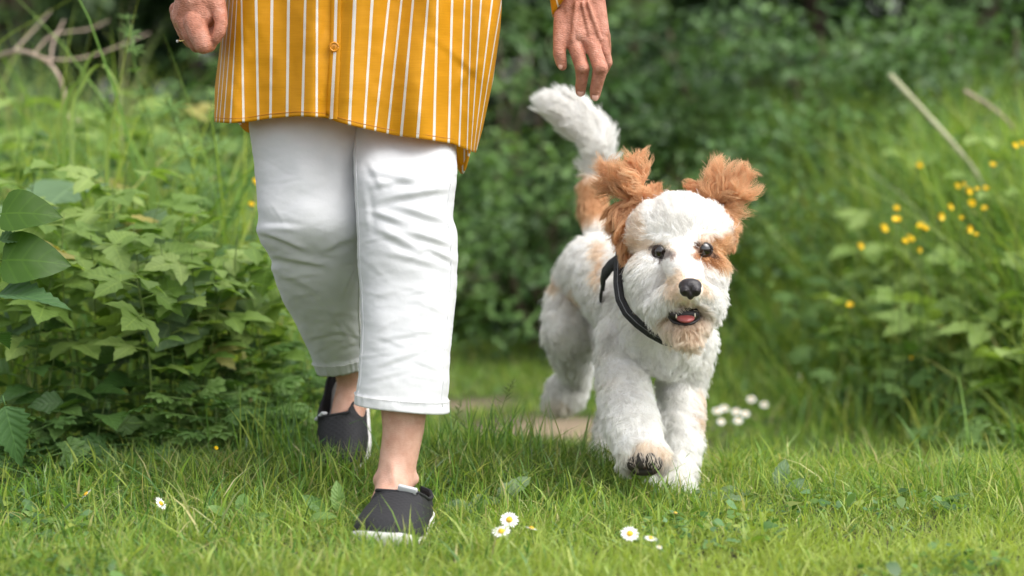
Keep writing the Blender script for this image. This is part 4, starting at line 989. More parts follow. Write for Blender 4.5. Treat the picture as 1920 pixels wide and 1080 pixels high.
# ring with a small stone
rg_ = empty('ring', P(351, 68, 4.226) - ORIGIN); rg_.parent = person
M_GOLD = simple('gold', (0.83, 0.58, 0.22), 0.2, Metallic=1.0)
ringR = 0.0155
ax = (P(357, 76, 4.235) - P(347, 58, 4.228)).normalized()
s1 = ax.cross(Vector((0, 1, 0))).normalized(); s2 = ax.cross(s1)
band = [s1*ringR*math.cos(a)+s2*ringR*math.sin(a) for a in np.linspace(0, 2*math.pi, 33)]
obj('band', mesh_np('band', *tube(band, 0.0011, 8), M_GOLD), rg_)
side = s1 if s1.x < 0 else -s1
st_c = side * (ringR + 0.0035)
pr = [tube([side*ringR, st_c + Vector((0, dy, dz))], [0.0008, 0.0005], 5) for dy, dz in ((0.002, 0.002), (-0.002, 0.002), (0, -0.0025))]
obj('setting', mesh_np('setting', *merge(pr), M_GOLD), rg_)
obj('stone', mesh_np('stone', *sphere(st_c, 0.0028, 6, 4), simple('diamond', (0.9, 0.92, 0.95), 0.03, Transmission_Weight=0.4, IOR=2.2), smooth=False), rg_)

# --- trousers
def creases(px, py, lines):
    """sum of cloth ridges: (x1, y1, x2, y2, width px, height mm)"""
    d = np.zeros_like(px)
    for x1, y1, x2, y2, w, a in lines:
        L = math.hypot(x2-x1, y2-y1); ux, uy = (x2-x1)/L, (y2-y1)/L
        s = ((px-x1)*ux + (py-y1)*uy) / L
        bow = 0.10 * L * np.clip(s, 0, 1) * (1 - np.clip(s, 0, 1))
        q = (-(px-x1)*uy + (py-y1)*ux + bow) / w
        env = np.exp(-np.clip(np.abs(s-0.5)*2 - 0.25, 0, None)**2 * 3.2)
        d += a*1e-3 * env * (np.exp(-np.abs(q)**1.35*1.2) - 0.8*np.exp(-((q-1.25)/0.75)**2))
    return d
def cloth_tube(rows, nr, nc, lines, seed, front_only=True, flat=2.3):
    """rows: (py, xl, xr, Yc, half depth) outline of a leg by height"""
    py = np.linspace(rows[0][0], rows[-1][0], nr)
    xl, xr, Yc, hd = interp(rows, py)
    ph = np.linspace(0, 2*np.pi, nc, endpoint=False)
    V = np.empty((nr, nc, 3))
    for i in range(nr):
        c = P((xl[i]+xr[i])/2, py[i], Yc[i]); hw = px2m((xr[i]-xl[i])/2, Yc[i])
        cx = np.sign(np.cos(ph))*np.abs(np.cos(ph))**(2/flat); sy = np.sign(np.sin(ph))*np.abs(np.sin(ph))**(2/flat)
        V[i, :, 0] = c.x + hw*cx; V[i, :, 1] = c.y + hd[i]*sy; V[i, :, 2] = c.z
    T1 = np.gradient(V, axis=0); T2 = np.roll(V, -1, 1) - np.roll(V, 1, 1)
    N = np.cross(T2, T1); N /= np.linalg.norm(N, axis=-1, keepdims=True)
    out = V - V.mean(1, keepdims=True); sgn = np.sign((N*out).sum(-1, keepdims=True)); N *= sgn
    PX, PY = proj(V)
    fr = np.where(V[..., 1] < Yc[:, None] + 0.02, 1.0, 0.0) if front_only else 1.0
    D = creases(PX, PY, lines) * sstep(0.05, -0.02, V[..., 1] - Yc[:, None])
    rd = np.random.default_rng(seed); y0_, y1_ = rows[0][0], rows[-1][0]
    rl = []
    for _ in range(26):
        yy = rd.uniform(y0_+60, y1_-30); xx = rd.uniform(np.interp(yy, py, xl)+8, np.interp(yy, py, xr)-8); an = rd.normal(0.15, 0.5); LL = rd.uniform(18, 60)
        rl.append((xx-LL*math.cos(an), yy-LL*math.sin(an), xx+LL*math.cos(an), yy+LL*math.sin(an), rd.uniform(3, 7), rd.uniform(0.3, 1.0)))
    D += creases(PX, PY, rl) * sstep(0.05, -0.02, V[..., 1] - Yc[:, None])
    D += 0.0011*noise2(PX/38 + seed, PY/23, seed, 3) + 0.0016*noise2(PX/80, PY/110, seed+1, 2)
    V = V + N * D[..., None]
    uv = np.stack([np.broadcast_to(ph/(2*np.pi), (nr, nc)), np.broadcast_to(((py-py[0])/1000)[:, None], (nr, nc))], -1)
    return V, N, uv, py
def trouser_material():
    t = NT('white cotton twill'); tc = t.n('ShaderNodeTexCoord'); oc = tc.outputs['Object']
    n = t.noise(55, 5, oc); w = t.n('ShaderNodeTexWave', Scale=260, Distortion=1.0); t.l(oc, w.inputs['Vector'])
    c = t.ramp(t.noise(14, 4, oc), [(0.3, (0.55, 0.56, 0.57)), (0.7, (0.61, 0.615, 0.62))])
    h = t.math('ADD', t.math('MULTIPLY', n, 1.0), t.math('MULTIPLY', w.outputs['Fac'], 0.12))
    p = t.principled(c, 0.8, bump=h, bstr=0.35, bdist=0.003)
    p.inputs['Sheen Weight'].default_value = 0.15
    return t.done(p)
M_TROUSER = trouser_material()
M_THREAD = simple('white thread', (0.66, 0.66, 0.65), 0.8)
trousers = empty('trousers', (0, 0, 0)); trousers.parent = person
FRONT = [(150, 660, 845, 4.32, 0.075), (215, 662, 848, 4.31, 0.08), (255, 662, 853, 4.29, 0.087), (290, 664, 857, 4.255, 0.093), (330, 665, 859, 4.215, 0.093), (380, 667, 853, 4.20, 0.091), (410, 668, 850, 4.19, 0.090), (435, 668, 856, 4.185, 0.090), (470, 669, 858, 4.18, 0.090), (520, 672, 856, 4.175, 0.088), (600, 676, 850, 4.15, 0.085), (700, 672, 844, 4.12, 0.083), (762, 666, 839, 4.105, 0.080)]
F_LINES = [(680, 318, 790, 345, 8.064, 3.03), (690, 352, 800, 330, 7.2576, 2.73), (700, 378, 850, 352, 8.8704, 3.64), (690, 395, 760, 418, 8.064, 3.64), (735, 385, 850, 420, 8.8704, 4.55), (700, 425, 790, 470, 9.676800000000002, 3.94), (760, 432, 852, 462, 8.064, 4.25), (690, 300, 720, 360, 8.064, 2.43), (800, 462, 855, 492, 7.2576, 3.03), (715, 470, 830, 500, 9.676800000000002, 2.43), (690, 340, 700, 440, 7.2576, -2.43), (700, 640, 830, 618, 6.4512, 1.46), (700, 690, 800, 655, 6.4512, 1.82), (760, 668, 836, 700, 6.4512, 1.46), (690, 715, 780, 690, 6.4512, 1.21), (770, 560, 840, 590, 7.2576, 1.21), (800, 300, 855, 325, 7.2576, 2.43), (690, 560, 770, 540, 8.064, 1.21)]
REAR = [(150, 470, 692, 4.34, 0.09), (200, 470, 692, 4.335, 0.095), (240, 469, 692, 4.325, 0.105), (300, 478, 692, 4.31, 0.105), (350, 482, 692, 4.295, 0.1), (400, 485, 692, 4.275, 0.098), (430, 482, 692, 4.275, 0.096), (455, 489, 690, 4.29, 0.094), (480, 505, 690, 4.31, 0.092), (510, 512, 690, 4.335, 0.09), (560, 531, 686, 4.385, 0.087), (620, 562, 686, 4.45, 0.082), (680, 592, 686, 4.52, 0.077), (694, 598, 686, 4.535, 0.076)]
R_LINES = [(480, 385, 600, 330, 24.64, 2.62), (484, 432, 580, 470, 8.064, 4.59), (486, 418, 560, 420, 8.064, -3.28), (500, 478, 620, 500, 8.8704, 3.94), (508, 505, 600, 545, 10.4832, 2.3), (560, 250, 575, 400, 33.6, 3.28), (600, 470, 670, 440, 9.676800000000002, 2.62), (630, 240, 640, 380, 17.92, 1.97), (640, 560, 676, 480, 6.4512, 2.62), (600, 620, 660, 560, 15.680000000000001, 1.64), (625, 655, 672, 640, 6.4512, 1.31)]
def hem_and_leg(rows, lines, seed, tilt):
    V, N, uv, py = cloth_tube(rows, 190, 132, lines, seed)
    nr, nc = V.shape[:2]
    # turned-up hem: the last 22 px are a proud band; the hem line tilts
    k = sstep(rows[-1][0]-70, rows[-1][0], py)
    PX, PY = proj(V)
    mx = (rows[-1][1]+rows[-1][2])/2
    drop = (PX - mx) * tilt[0] + tilt[1]*((PX-mx)/85)**2
    V[..., 2] -= (k[:, None] * drop) * (4.2/FPX)
    band = sstep(rows[-1][0]-24, rows[-1][0]-21, py)
    V = V + N * (0.0022 * band)[:, None, None]
    V = V + N * (0.0012*noise2(uv[..., 0]*60, uv[..., 1]*30, seed+4, 2) * band[:, None])[..., None]
    # inner return so that the opening has thickness
    inner = V[-1] - N[-1]*0.004; inner2 = V[-26] - N[-26]*0.006
    VV = np.concatenate([V, inner[None], inner2[None]], 0)
    UU = np.concatenate([uv, uv[-1:], uv[-26:-25]], 0)
    me = mesh_np('leg', (VV.reshape(-1, 3) - np.array(ORIGIN)), grid_faces(nr+2, nc, True), M_TROUSER, uvs=UU.reshape(-1, 2))
    lg = obj('leg', me, trousers)
    i = int(np.argmin(np.abs(py - (rows[-1][0]-19)))); ring = V[i] + N[i]*0.0012 - np.array(ORIGIN)
    st = []
    for j in range(nc):
        a = Vector(ring[j]); b = Vector(ring[(j+1) % nc])
        st.append(tube([a.lerp(b, 0.12), a.lerp(b, 0.80)], 0.0006, 5))
    s = obj('hem_stitching', mesh_np('hem_stitching', *merge(st), M_THREAD), lg); s['kind'] = 'stuff'
    return lg, V, N
lf, Vf, Nf = hem_and_leg(FRONT, F_LINES, 41, (0.10, 2))
lr, Vr, Nr = hem_and_leg(REAR, R_LINES, 43, (-0.16, -5))
# side and inner seams: narrow raised ridges running down the legs
def seam(V, N, j, i0, i1, parent, off=0.0002):
    pts = [Vector(V[i, j] + N[i, j]*off - np.array(ORIGIN)) for i in range(i0, i1, 3)]
    obj('seam', mesh_np('seam', *tube(pts, 0.0011, 6), M_TROUSER), parent)
seam(Vf, Nf, 121, 20, 188, lf); seam(Vr, Nr, 120, 20, 186, lr); seam(Vf, Nf, 75, 20, 188, lf)
# top block joining the legs under the shirt
V, F = sphere((0, 0, 0), (0.185, 0.125, 0.16), 32, 16)
obj('seat', mesh_np('seat', V, F, M_TROUSER), trousers, loc=Vector((-0.27, 4.29, 0.86)) - ORIGIN)

# --- shirt
def shirt_material():
    t = NT('orange striped viscose'); tc = t.n('ShaderNodeTexCoord')
    s = t.n('ShaderNodeSeparateXYZ'); t.l(tc.outputs['UV'], s.inputs[0])
    wob = t.math('MULTIPLY', t.math('SUBTRACT', t.noise(6, 2, tc.outputs['UV']), 0.5), 0.03)
    fr = t.math('FRACT', t.math('ADD', s.outputs[0], wob))
    stripe = t.math('LESS_THAN', t.math('ABSOLUTE', t.math('SUBTRACT', fr, 0.5)), 0.085)
    oc = tc.outputs['Object']
    w1 = t.n('ShaderNodeTexWave', Scale=230, Distortion=2.5, bands_direction='Z', **{'Detail': 2.0}); t.l(oc, w1.inputs['Vector'])
    slub = t.n('ShaderNodeMapping'); slub.inputs['Scale'].default_value = (25, 25, 700); t.l(oc, slub.inputs['Vector'])
    sl = t.noise(1.0, 4, slub.outputs[0])
    o = t.ramp(sl, [(0.3, (0.66, 0.29, 0.004)), (0.55, (0.70, 0.315, 0.005)), (0.75, (0.73, 0.335, 0.007))])
    c = t.mix(stripe, o, (0.84, 0.80, 0.72))
    h = t.math('ADD', t.math('MULTIPLY', sl, 0.7), t.math('MULTIPLY', w1.outputs['Fac'], 0.3))
    p = t.principled(c, 0.55, bump=h, bstr=0.15, bdist=0.001)
    p.inputs['Specular IOR Level'].default_value = 0.3
    tr = t.n('ShaderNodeBsdfTranslucent'); t.l(c, tr.inputs['Color'])
    m = t.n('ShaderNodeMixShader'); m.inputs[0].default_value = 0.22
    t.l(p.outputs[0], m.inputs[1]); t.l(tr.outputs[0], m.inputs[2])
    return t.done(m)
M_SHIRT = shirt_material()
# x of the white stripes across the front at two heights
ST0 = [424, 430, 437, 444, 452, 480, 510, 541, 573, 594, 623, 666, 698, 730, 753, 774, 803, 820, 848, 872, 884, 902, 923, 941]
ST1 = [403, 409, 417, 430, 457, 485, 506, 538, 566, 594, 618, 655, 683, 702, 726, 752, 783, 814, 842, 862, 877, 885, 892, 898]
def stripe_u(px, py):
    t_ = np.clip(np.asarray(py)/255.0, -0.15, 1.1); u = np.empty_like(px)
    for j in range(len(px)):
        xs = np.array(ST0)*(1-t_[j]) + np.array(ST1)*t_[j]
        xs = np.concatenate([[xs[0]-9], xs, [xs[-1]+9]])
        u[j] = np.interp(px[j], xs, np.arange(len(xs)) - 0.5)
    return u
nr, nc = 150, 240
ph = np.linspace(0, 2*np.pi, nc, endpoint=False)             # 0 = image right, pi/2 = towards camera
HEM = [(400, 229), (430, 231), (460, 230), (500, 223), (560, 218), (610, 221), (640, 231), (680, 241), (740, 254), (800, 262), (850, 270), (880, 283), (890, 286)]
V = np.empty((nr, nc, 3)); UV = np.empty((nr, nc, 2))
cosp, sinp = np.cos(ph), np.sin(ph)
sup = lambda a, e: np.sign(a)*np.abs(a)**e
for i in range(nr):
    s = i/(nr-1)                                             # 0 hem, 1 top
    # front px at the hem row
    xl = np.interp(0, [0], [0])
    for_j = np.zeros(nc)
    pyc = 262 - s*700                                        # nominal image height of the row
    xlr = np.interp(pyc, [-440, -200, 0, 110, 200, 262], [455, 438, 424, 414, 403, 402]); xrr = np.interp(pyc, [-440, -200, 0, 40, 130, 220, 285], [905, 930, 941, 938, 925, 905, 886])
    cx = (xlr+xrr)/2; hw = (xrr-xlr)/2
    px = cx + hw*sup(cosp, 0.85)
    front = sinp > 0
    hem_f = np.interp(px, [h[0] for h in HEM], [h[1] for h in HEM])
    hem_b = 218 + 30*np.exp(-((cosp+0.70)/0.10)**2) + 108*np.exp(-((cosp-0.88)/0.10)**2) + 25*sstep(0.75, 0.3, np.abs(cosp))
    hem = np.where(front, hem_f, hem_b)
    py = hem + s*(-440 - hem)
    Y = 4.30 - np.where(front, 0.150, 0.150)*sup(sinp, 0.75)
    # long soft vertical folds
    taper = 1 - 0.6*s
    fold = 0.016*np.sin(px/21.0 + 1.1*np.sin(py/130.0) + 0.6)*sstep(620, 760, px) + 0.013*np.sin(px/34.0 + 2.0 + py/300.0)*sstep(700, 560, px)
    fold += 0.016*np.exp(-((px-(655-0.06*(py-150)))/16)**2) - 0.012*np.exp(-((px-(612-0.03*(py-120)))/14)**2) + 0.008*np.exp(-((px-(455-0.15*(py-100)))/18)**2)
    fold += 0.010*noise2(px/60, py/190, 61, 2) + 0.0012*noise2(px/18, py/26, 62, 2)
    fold += creases(px, py, [(800, 60, 905, 150, 9, 2.2), (560, 120, 600, 40, 12, 3), (840, 180, 900, 110, 12, 3), (760, 70, 790, 10, 12, 2)])
    Y = Y - np.where(front, 1, -1)*fold*(0.5+0.5*taper)
    for j in range(nc):
        V[i, j] = P(px[j], py[j], Y[j])
    UV[i, :, 0] = stripe_u(px, py) + np.where(front, 0, 0.37); UV[i, :, 1] = s
# shoulders: draw the top rows in towards the neck
tz = V[-1, :, 2].mean(); c0 = np.array([-0.265, 4.31])
rows_top = []
for k, (f, dz) in enumerate(((0.98, 0.09), (0.94, 0.20), (0.86, 0.275), (0.60, 0.335), (0.36, 0.375), (0.30, 0.41))):
    q = V[-1].copy(); q[:, :2] = c0 + (q[:, :2]-c0)*np.array([f, 0.8*f if k < 3 else f*0.75]); q[:, 2] = tz + dz; rows_top.append(q)
VV = np.concatenate([V, np.array(rows_top)], 0); UU = np.concatenate([UV]+[UV[-1:]]*6, 0)
# thick turned hem: return row inside
inn = V[0].copy(); cen = V[0].mean(0); inn[:, :2] = cen[:2] + (inn[:, :2]-cen[:2])*0.985; inn[:, 2] += 0.001
inn2 = inn.copy(); inn2[:, 2] += 0.012
VV = np.concatenate([inn2[None], inn[None], VV], 0); UU = np.concatenate([UU[:1], UU[:1], UU], 0)
sh_me = mesh_np('shirt', VV.reshape(-1, 3)-np.array(ORIGIN), grid_faces(len(VV), nc, True), M_SHIRT, uvs=UU.reshape(-1, 2))
shirt = obj('shirt', sh_me, person)
# hem stitching line
hemline = [Vector(VV[3, j]) - ORIGIN for j in range(nc)]
hemline = [h + Vector((0, -0.0001 if sinp[j] > 0 else 0.0001, 0.004)) for j, h in enumerate(hemline)]
M_OTHREAD = simple('orange thread', (0.50, 0.19, 0.008), 0.7)
obj('hem_seam', mesh_np('hem_seam', *tube(hemline + hemline[:1], 0.0006, 5), M_OTHREAD), shirt)
# button placket: a proud double strip down the front
def front_Y(px, py):
    d = (P(px, py, 5) - Vector((0, 0, CAM_Z))).normalized()
    hit = BV.ray_cast(Vector((0, 0, CAM_Z)) - ORIGIN, d)
    return hit[0] if hit[0] is not None else P(px, py, 4.14) - ORIGIN
sh_bm = bmesh.new(); sh_bm.from_mesh(sh_me); BV = BVHTree.FromBMesh(sh_bm)
rowsP = []; uvP = []
pys = np.linspace(-340, 223, 70); cols_ = np.linspace(0, 1, 9)
for py_ in pys:
    xl = np.interp(py_, [-340, 0, 90, 223], [612, 620, 618, 610]); xr = np.interp(py_, [-340, 0, 90, 223], [634, 641, 639, 633])
    r = []
    for u in cols_:
        h = front_Y(xl + (xr-xl)*u, py_)
        lift = 0.0035 if 0 < u < 1 else 0.0005
        r.append(h + Vector((0, -lift, 0)))
        uvP.append((8.45 + 0.42*(u-0.42)*1.6 if True else 0, 0))
    rowsP.append(r)
Vp = [tuple(v) for r in rowsP for v in r]
pl = obj('placket', mesh_np('placket', Vp, grid_faces(len(pys), len(cols_), False), M_SHIRT, uvs=uvP), shirt)
M_BUT = simple('amber button', (0.62, 0.25, 0.015), 0.25)
for bx, by in ((627, 88), (628, -85), (628, -255)):
    c = front_Y(bx, by) + Vector((0, -0.0058, 0))
    ring = [Vector((0.0072*math.cos(a), 0, 0.0072*math.sin(a))) for a in np.linspace(0, 2*math.pi, 25)]
    p1 = tube(ring, 0.0019, 8); V1, F1 = sphere((0, 0.0006, 0), (0.0075, 0.0016, 0.0075), 20, 8)
    b = obj('button', mesh_np('button', *merge([p1, (V1, F1)]), M_BUT), shirt, loc=c)
    obj('thread', mesh_np('thread', *merge([tube([(-0.0014, -0.0016, z), (0.0014, -0.0016, z)], 0.0006, 5) for z in (-0.0012, 0.0012)]), M_OTHREAD), b)
sh_bm.free()
# sleeves
def sleeve(pts, name='sleeve', tilt=0.0):
    V, F = [], []
    pts = [(Vector(p), r) for p, r in pts]; n = 40; m = 36; rows = []
    T = np.linspace(0, 1, len(pts))
    for i in range(n):
        s = i/(n-1); c = Vector([np.interp(s, T, [p[0][k] for p in pts]) for k in range(3)]); r = np.interp(s, T, [p[1] for p in pts])
        d = (pts[-1][0]-pts[0][0]).normalized(); a = d.cross(Vector((0, 1, 0))).normalized(); b = d.cross(a)
        for k in range(m):
            an = 2*math.pi*k/m; rr = r*(1+0.07*math.sin(3*an+9*s)+0.04*math.sin(5*an-14*s))
            q = c + (a*math.cos(an)+b*math.sin(an))*rr
            q.z += tilt*(q.x-c.x)*sstep(0.8, 1, s)
            V.append(tuple(q - ORIGIN))
    V += [tuple(Vector(V[(n-1)*m+k]) + (Vector(pts[-1][0])-ORIGIN-Vector(V[(n-1)*m+k]))*0.08) for k in range(m)]
    uv = [(k/m*9, i/n) for i in range(n+1) for k in range(m)]
    obj(name, mesh_np(name, V, grid_faces(n+1, m, True), M_SHIRT, uvs=uv), shirt)
sleeve([((-0.13, 4.31, 1.33), 0.085), ((-0.02, 4.32, 1.22), 0.075), ((0.075, 4.33, 1.12), 0.066), ((0.10, 4.28, 1.0), 0.056), (P(1080, -14, 4.228), 0.0475)], tilt=0.42)
sleeve([((-0.40, 4.31, 1.33), 0.085), ((-0.50, 4.36, 1.22), 0.075), ((-0.565, 4.42, 1.10), 0.066), ((-0.555, 4.32, 1.0), 0.056), (P(374, -36, 4.22), 0.048)])

# --- shoes
def knit_material():
    t = NT('black knit'); tc = t.n('ShaderNodeTexCoord'); uv = tc.outputs['UV']
    s = t.n('ShaderNodeSeparateXYZ'); t.l(uv, s.inputs[0])
    a = t.math('SINE', t.math('MULTIPLY', t.math('ADD', s.outputs[0], s.outputs[1]), 620.0)); b = t.math('SINE', t.math('MULTIPLY', t.math('SUBTRACT', s.outputs[0], s.outputs[1]), 620.0))
    g = t.math('MAXIMUM', a, b)
    c = t.mix(t.math('GREATER_THAN', g, 0.93), (0.012, 0.012, 0.014), (0.022, 0.022, 0.026))
    p = t.principled(c, 0.75, bump=t.math('ADD', g, t.noise(300, 3, tc.outputs['Object'])), bstr=0.16, bdist=0.001)
    return t.done(p)
M_KNIT = knit_material()
def sole_material():
    t = NT('scuffed white foam'); oc = t.n('ShaderNodeTexCoord').outputs['Object']
    c = t.ramp(t.noise(70, 6, oc, 0.7), [(0.3, (0.42, 0.39, 0.35)), (0.55, (0.70, 0.69, 0.67))])
    return t.done(t.principled(c, 0.6, bump=t.noise(200, 3, oc), bstr=0.2))
M_SOLE = sole_material()
M_TAB = simple('grey webbing tab', (0.55, 0.56, 0.58), 0.7)
def make_shoe(label):
    """toe along -Y, heel at +Y, sole at z = 0; length 0.25"""
    root = empty('shoe', (0, 0, 0)); root['label'] = label
    n = 44; m = 40
    ys = np.linspace(-0.128, 0.122, n)
    def half(y):  # half width of the last
        return np.interp(y, [-0.128, -0.122, -0.105, -0.075, -0.04, 0.0, 0.05, 0.09, 0.112, 0.122], [0.010, 0.027, 0.044, 0.051, 0.0515, 0.045, 0.038, 0.037, 0.029, 0.012])
    def height(y):
        return np.interp(y, [-0.128, -0.115, -0.085, -0.05, -0.01, 0.03, 0.06, 0.122], [0.012, 0.033, 0.045, 0.054, 0.064, 0.076, 0.080, 0.088])
    def collar(y):  # height where the upper ends: below full arch where the foot goes in
        return np.interp(y, [-0.012, 0.005, 0.03, 0.06, 0.09, 0.122], [1.0, 0.84, 0.66, 0.52, 0.48, 0.55])
    def spring(y): return 0.010*sstep(-0.07, -0.128, y)
    V = []; UVs = []
    for y in ys:
        w = half(y)*1.02; H = float(height(y)); z0 = 0.011 + float(spring(y))*0.6
        op = y > -0.012; cl = float(collar(y)) if op else 1.0
        for k in range(m):
            u = k/(m-1)                       # from left foot-edge over the top to the right
            if op:
                half_u = u*2 if u < 0.5 else (1-u)*2
                sgn = -1 if u < 0.5 else 1
                ang = half_u*math.pi/2*0.62*cl
                x = sgn*w*math.cos(ang)**0.8; z = z0 + H*cl*half_u**0.85
                if half_u > 0.98: x -= sgn*0.002
            else:
                an = math.pi*(1-u)
                x = w*math.copysign(abs(math.cos(an))**0.82, math.cos(an)); z = z0 + H*math.sin(an)**0.80
            V.append((x, y, z)); UVs.append((u*0.15, y))
    F = [f for f in grid_faces(n, m, False).tolist()]
    mid_k = m//2 - 1
    F = [f for i, f in enumerate(F) if not (ys[i//(m-1)] > -0.014 and (i % (m-1)) == mid_k)]
    up = obj('upper', mesh_np('upper', V, F, M_KNIT, uvs=UVs), root)
    sm = up.modifiers.new('s', 'SOLIDIFY'); sm.thickness = 0.003; sm.offset = -1
    # collar binding
    rim = []
    for i, y in enumerate(ys):
        if y > -0.012: rim.append(Vector(V[i*m + mid_k]))
    rim2 = [Vector(V[i*m + mid_k+1]) for i, y in enumerate(ys) if y > -0.012]
    loop = rim[::-1] + rim2
    obj('collar_binding', mesh_np('collar_binding', *tube(loop, 0.0028, 8), M_KNIT, uvs=None), up)
    # sole
    Vs = []; layers = [(0.0, 0.90), (0.002, 0.97), (0.006, 1.02), (0.012, 1.05), (0.0185, 1.035), (0.0195, 0.97)]
    outline = [(-half(y)-0.001, y) for y in ys] + [(half(y)+0.001, y) for y in ys[::-1]]
    for z, k in layers:
        for x, y in outline:
            Vs.append((x*k, y*(1+0.035*(k-0.9)/0.2), z + float(spring(y)) + (0.003*float(sstep(-0.09, -0.128, y)) if z > 0.012 else 0) + (0.008*float(sstep(0.03, 0.12, y)) if z > 0.015 else 0)))
    no = len(outline); Fs = [f for f in grid_faces(len(layers), no, True).tolist()] + [list(range(no))[::-1]] + [[(len(layers)-1)*no+k for k in range(no)]]
    obj('sole', mesh_np('sole', Vs, Fs, M_SOLE), root)
    # toe bumper: the white foam rises over the toe
    Vb, Fb = sphere((-0.016, -0.109, 0.017), (0.019, 0.016, 0.013), 20, 12)
    obj('toe_bumper', mesh_np('toe_bumper', Vb, Fb, M_SOLE), root)
    return root
def pull_tab(shoe, loc, rot):
    t_ = obj('pull_tab', mesh_np('pull_tab', *box((0, 0, 0), 0.030, 0.006, 0.013), M_TAB), shoe, mat4=Matrix.Translation(loc) @ rot.to_matrix().to_4x4())
    b = t_.modifiers.new('b', 'BEVEL'); b.width = 0.0025; b.segments = 3
s1_ = make_shoe('dark knit slip-on shoe planted flat in the grass'); s1_.parent = person
s1_.matrix_basis = Matrix.Translation(Vector((-0.192, 3.985, -0.006)) - ORIGIN) @ Euler((0, math.radians(2), math.radians(-9))).to_matrix().to_4x4() @ Matrix.Scale(1.12, 4)
pull_tab(s1_, (0.016, -0.012, 0.076), Euler((math.radians(25), math.radians(10), 0)))
s2_ = make_shoe('dark knit slip-on shoe with its heel lifted behind'); s2_.parent = person
s2_.matrix_basis = Matrix.Translation(Vector((-0.316, 4.49, 0.02)) - ORIGIN) @ Euler((math.radians(47), math.radians(-12), math.radians(-17))).to_matrix().to_4x4() @ Matrix.Translation((0, 0.105, 0))
pull_tab(s2_, (-0.028, -0.006, 0.069), Euler((math.radians(25), math.radians(-35), 0)))
# ------------------------------------------------------------------ the dog
DO = Vector((0.24, 4.60, 0.0))
EYES = [(1239, 472), (1320, 468)]
dog = empty('dog', DO, 'shaggy white dog with ginger ears running towards the camera', 'dog')
BONES = []      # (centre, radius, region, comb direction)
BALLS = []
FH = 0.55       # share of the radius kept for flesh is radius minus a fur allowance
def bones(region, pts, comb, allow=9.0, step=0.3, flesh=True):
    """pts (px, py, Y, r px): radii are those of the furry outline, allow px is taken off for the fur"""
    ch = chain([(P(a, b, Y), px2m(max(4, r-allow), Y)) for a, b, Y, r in pts], step)
    for c, r in ch:
        BONES.append((Vector(c), r, region, Vector(comb).normalized()))
        if flesh: BALLS.append((Vector(c), r))
BACK = Vector((-0.30, 1.0, 0.0))
# trunk: deep chest narrowing to the loin
bones('body', [(1240, 612, 4.47, 88), (1215, 585, 4.56, 92), (1160, 535, 4.73, 84), (1122, 510, 4.87, 78)], (-0.25, 0.7, -0.65), 13)
bones('body', [(1100, 515, 4.90, 62), (1080, 560, 4.92, 60)], (-0.2, 0.3, -0.9), 12)
bones('chest', [(1255, 640, 4.46, 72), (1215, 640, 4.47, 68)], (0.05, -0.25, -0.95), 13)
bones('chest', [(1295, 640, 4.50, 56), (1175, 625, 4.52, 60)], (0.0, -0.05, -1), 12)
# neck
bones('chest', [(1238, 575, 4.50, 80), (1262, 500, 4.38, 78)], (-0.1, 0.1, -1), 12)
# raised foreleg, dog's right
bones('leg', [(1170, 640, 4.50, 54), (1168, 700, 4.46, 54), (1174, 758, 4.38, 53), (1190, 812, 4.30, 54), (1202, 845, 4.27, 52)], (0.05, -0.25, -1), 13)
bones('paw', [(1190, 858, 4.262, 40), (1222, 858, 4.258, 40), (1206, 848, 4.255, 44)], (0.0, -0.5, -0.8), 12)
# standing foreleg, dog's left
bones('leg', [(1292, 660, 4.50, 54), (1278, 710, 4.52, 50), (1275, 770, 4.48, 45), (1276, 845, 4.43, 41), (1268, 892, 4.40, 40)], (0.05, -0.05, -1), 12)
bones('paw', [(1238, 917, 4.37, 33), (1280, 917, 4.37, 33)], (0.0, -0.6, -0.7), 10)
bones('paw', [(1258, 908, 4.38, 36), (1262, 927, 4.345, 24)], (0.0, -0.6, -0.7), 9)
# hind leg in the air, dog's right
bones('leg', [(1078, 565, 4.92, 62), (1066, 622, 4.86, 54), (1070, 662, 4.90, 42), (1080, 690, 4.98, 34), (1068, 726, 5.02, 40)], (-0.05, 0.1, -1), 13)
bones('paw', [(1062, 734, 5.01, 44), (1044, 752, 4.99, 34), (1040, 762, 4.98, 24)], (0.0, 0.1, -1), 12)
# hind leg on the ground behind, dog's left
bones('leg', [(1150, 585, 4.86, 58), (1165, 660, 4.76, 48), (1165, 730, 4.86, 38), (1150, 790, 4.80, 34), (1142, 835, 4.74, 34)], (0, 0, -1), 12)
bones('paw', [(1140, 852, 4.70, 32)], (0, -0.4, -0.8), 8)
# tail: curved plume
bones('tailbase', [(1122, 425, 4.93, 34), (1112, 385, 4.95, 34), (1112, 345, 4.96, 34)], (-0.15, 0.0, -1), 14)
bones('tail', [(1112, 345, 4.96, 34), (1122, 305, 4.97, 36)], (-0.2, 0.05, 1.0), 22)
bones('tail', [(1122, 305, 4.97, 36), (1120, 268, 4.97, 44), (1094, 236, 4.97, 44)], (-0.62, 0, 0.8), 25)
bones('tail', [(1092, 236, 4.97, 40), (1066, 216, 4.97, 38), (1046, 206, 4.97, 32)], (-0.92, 0, 0.45), 23)
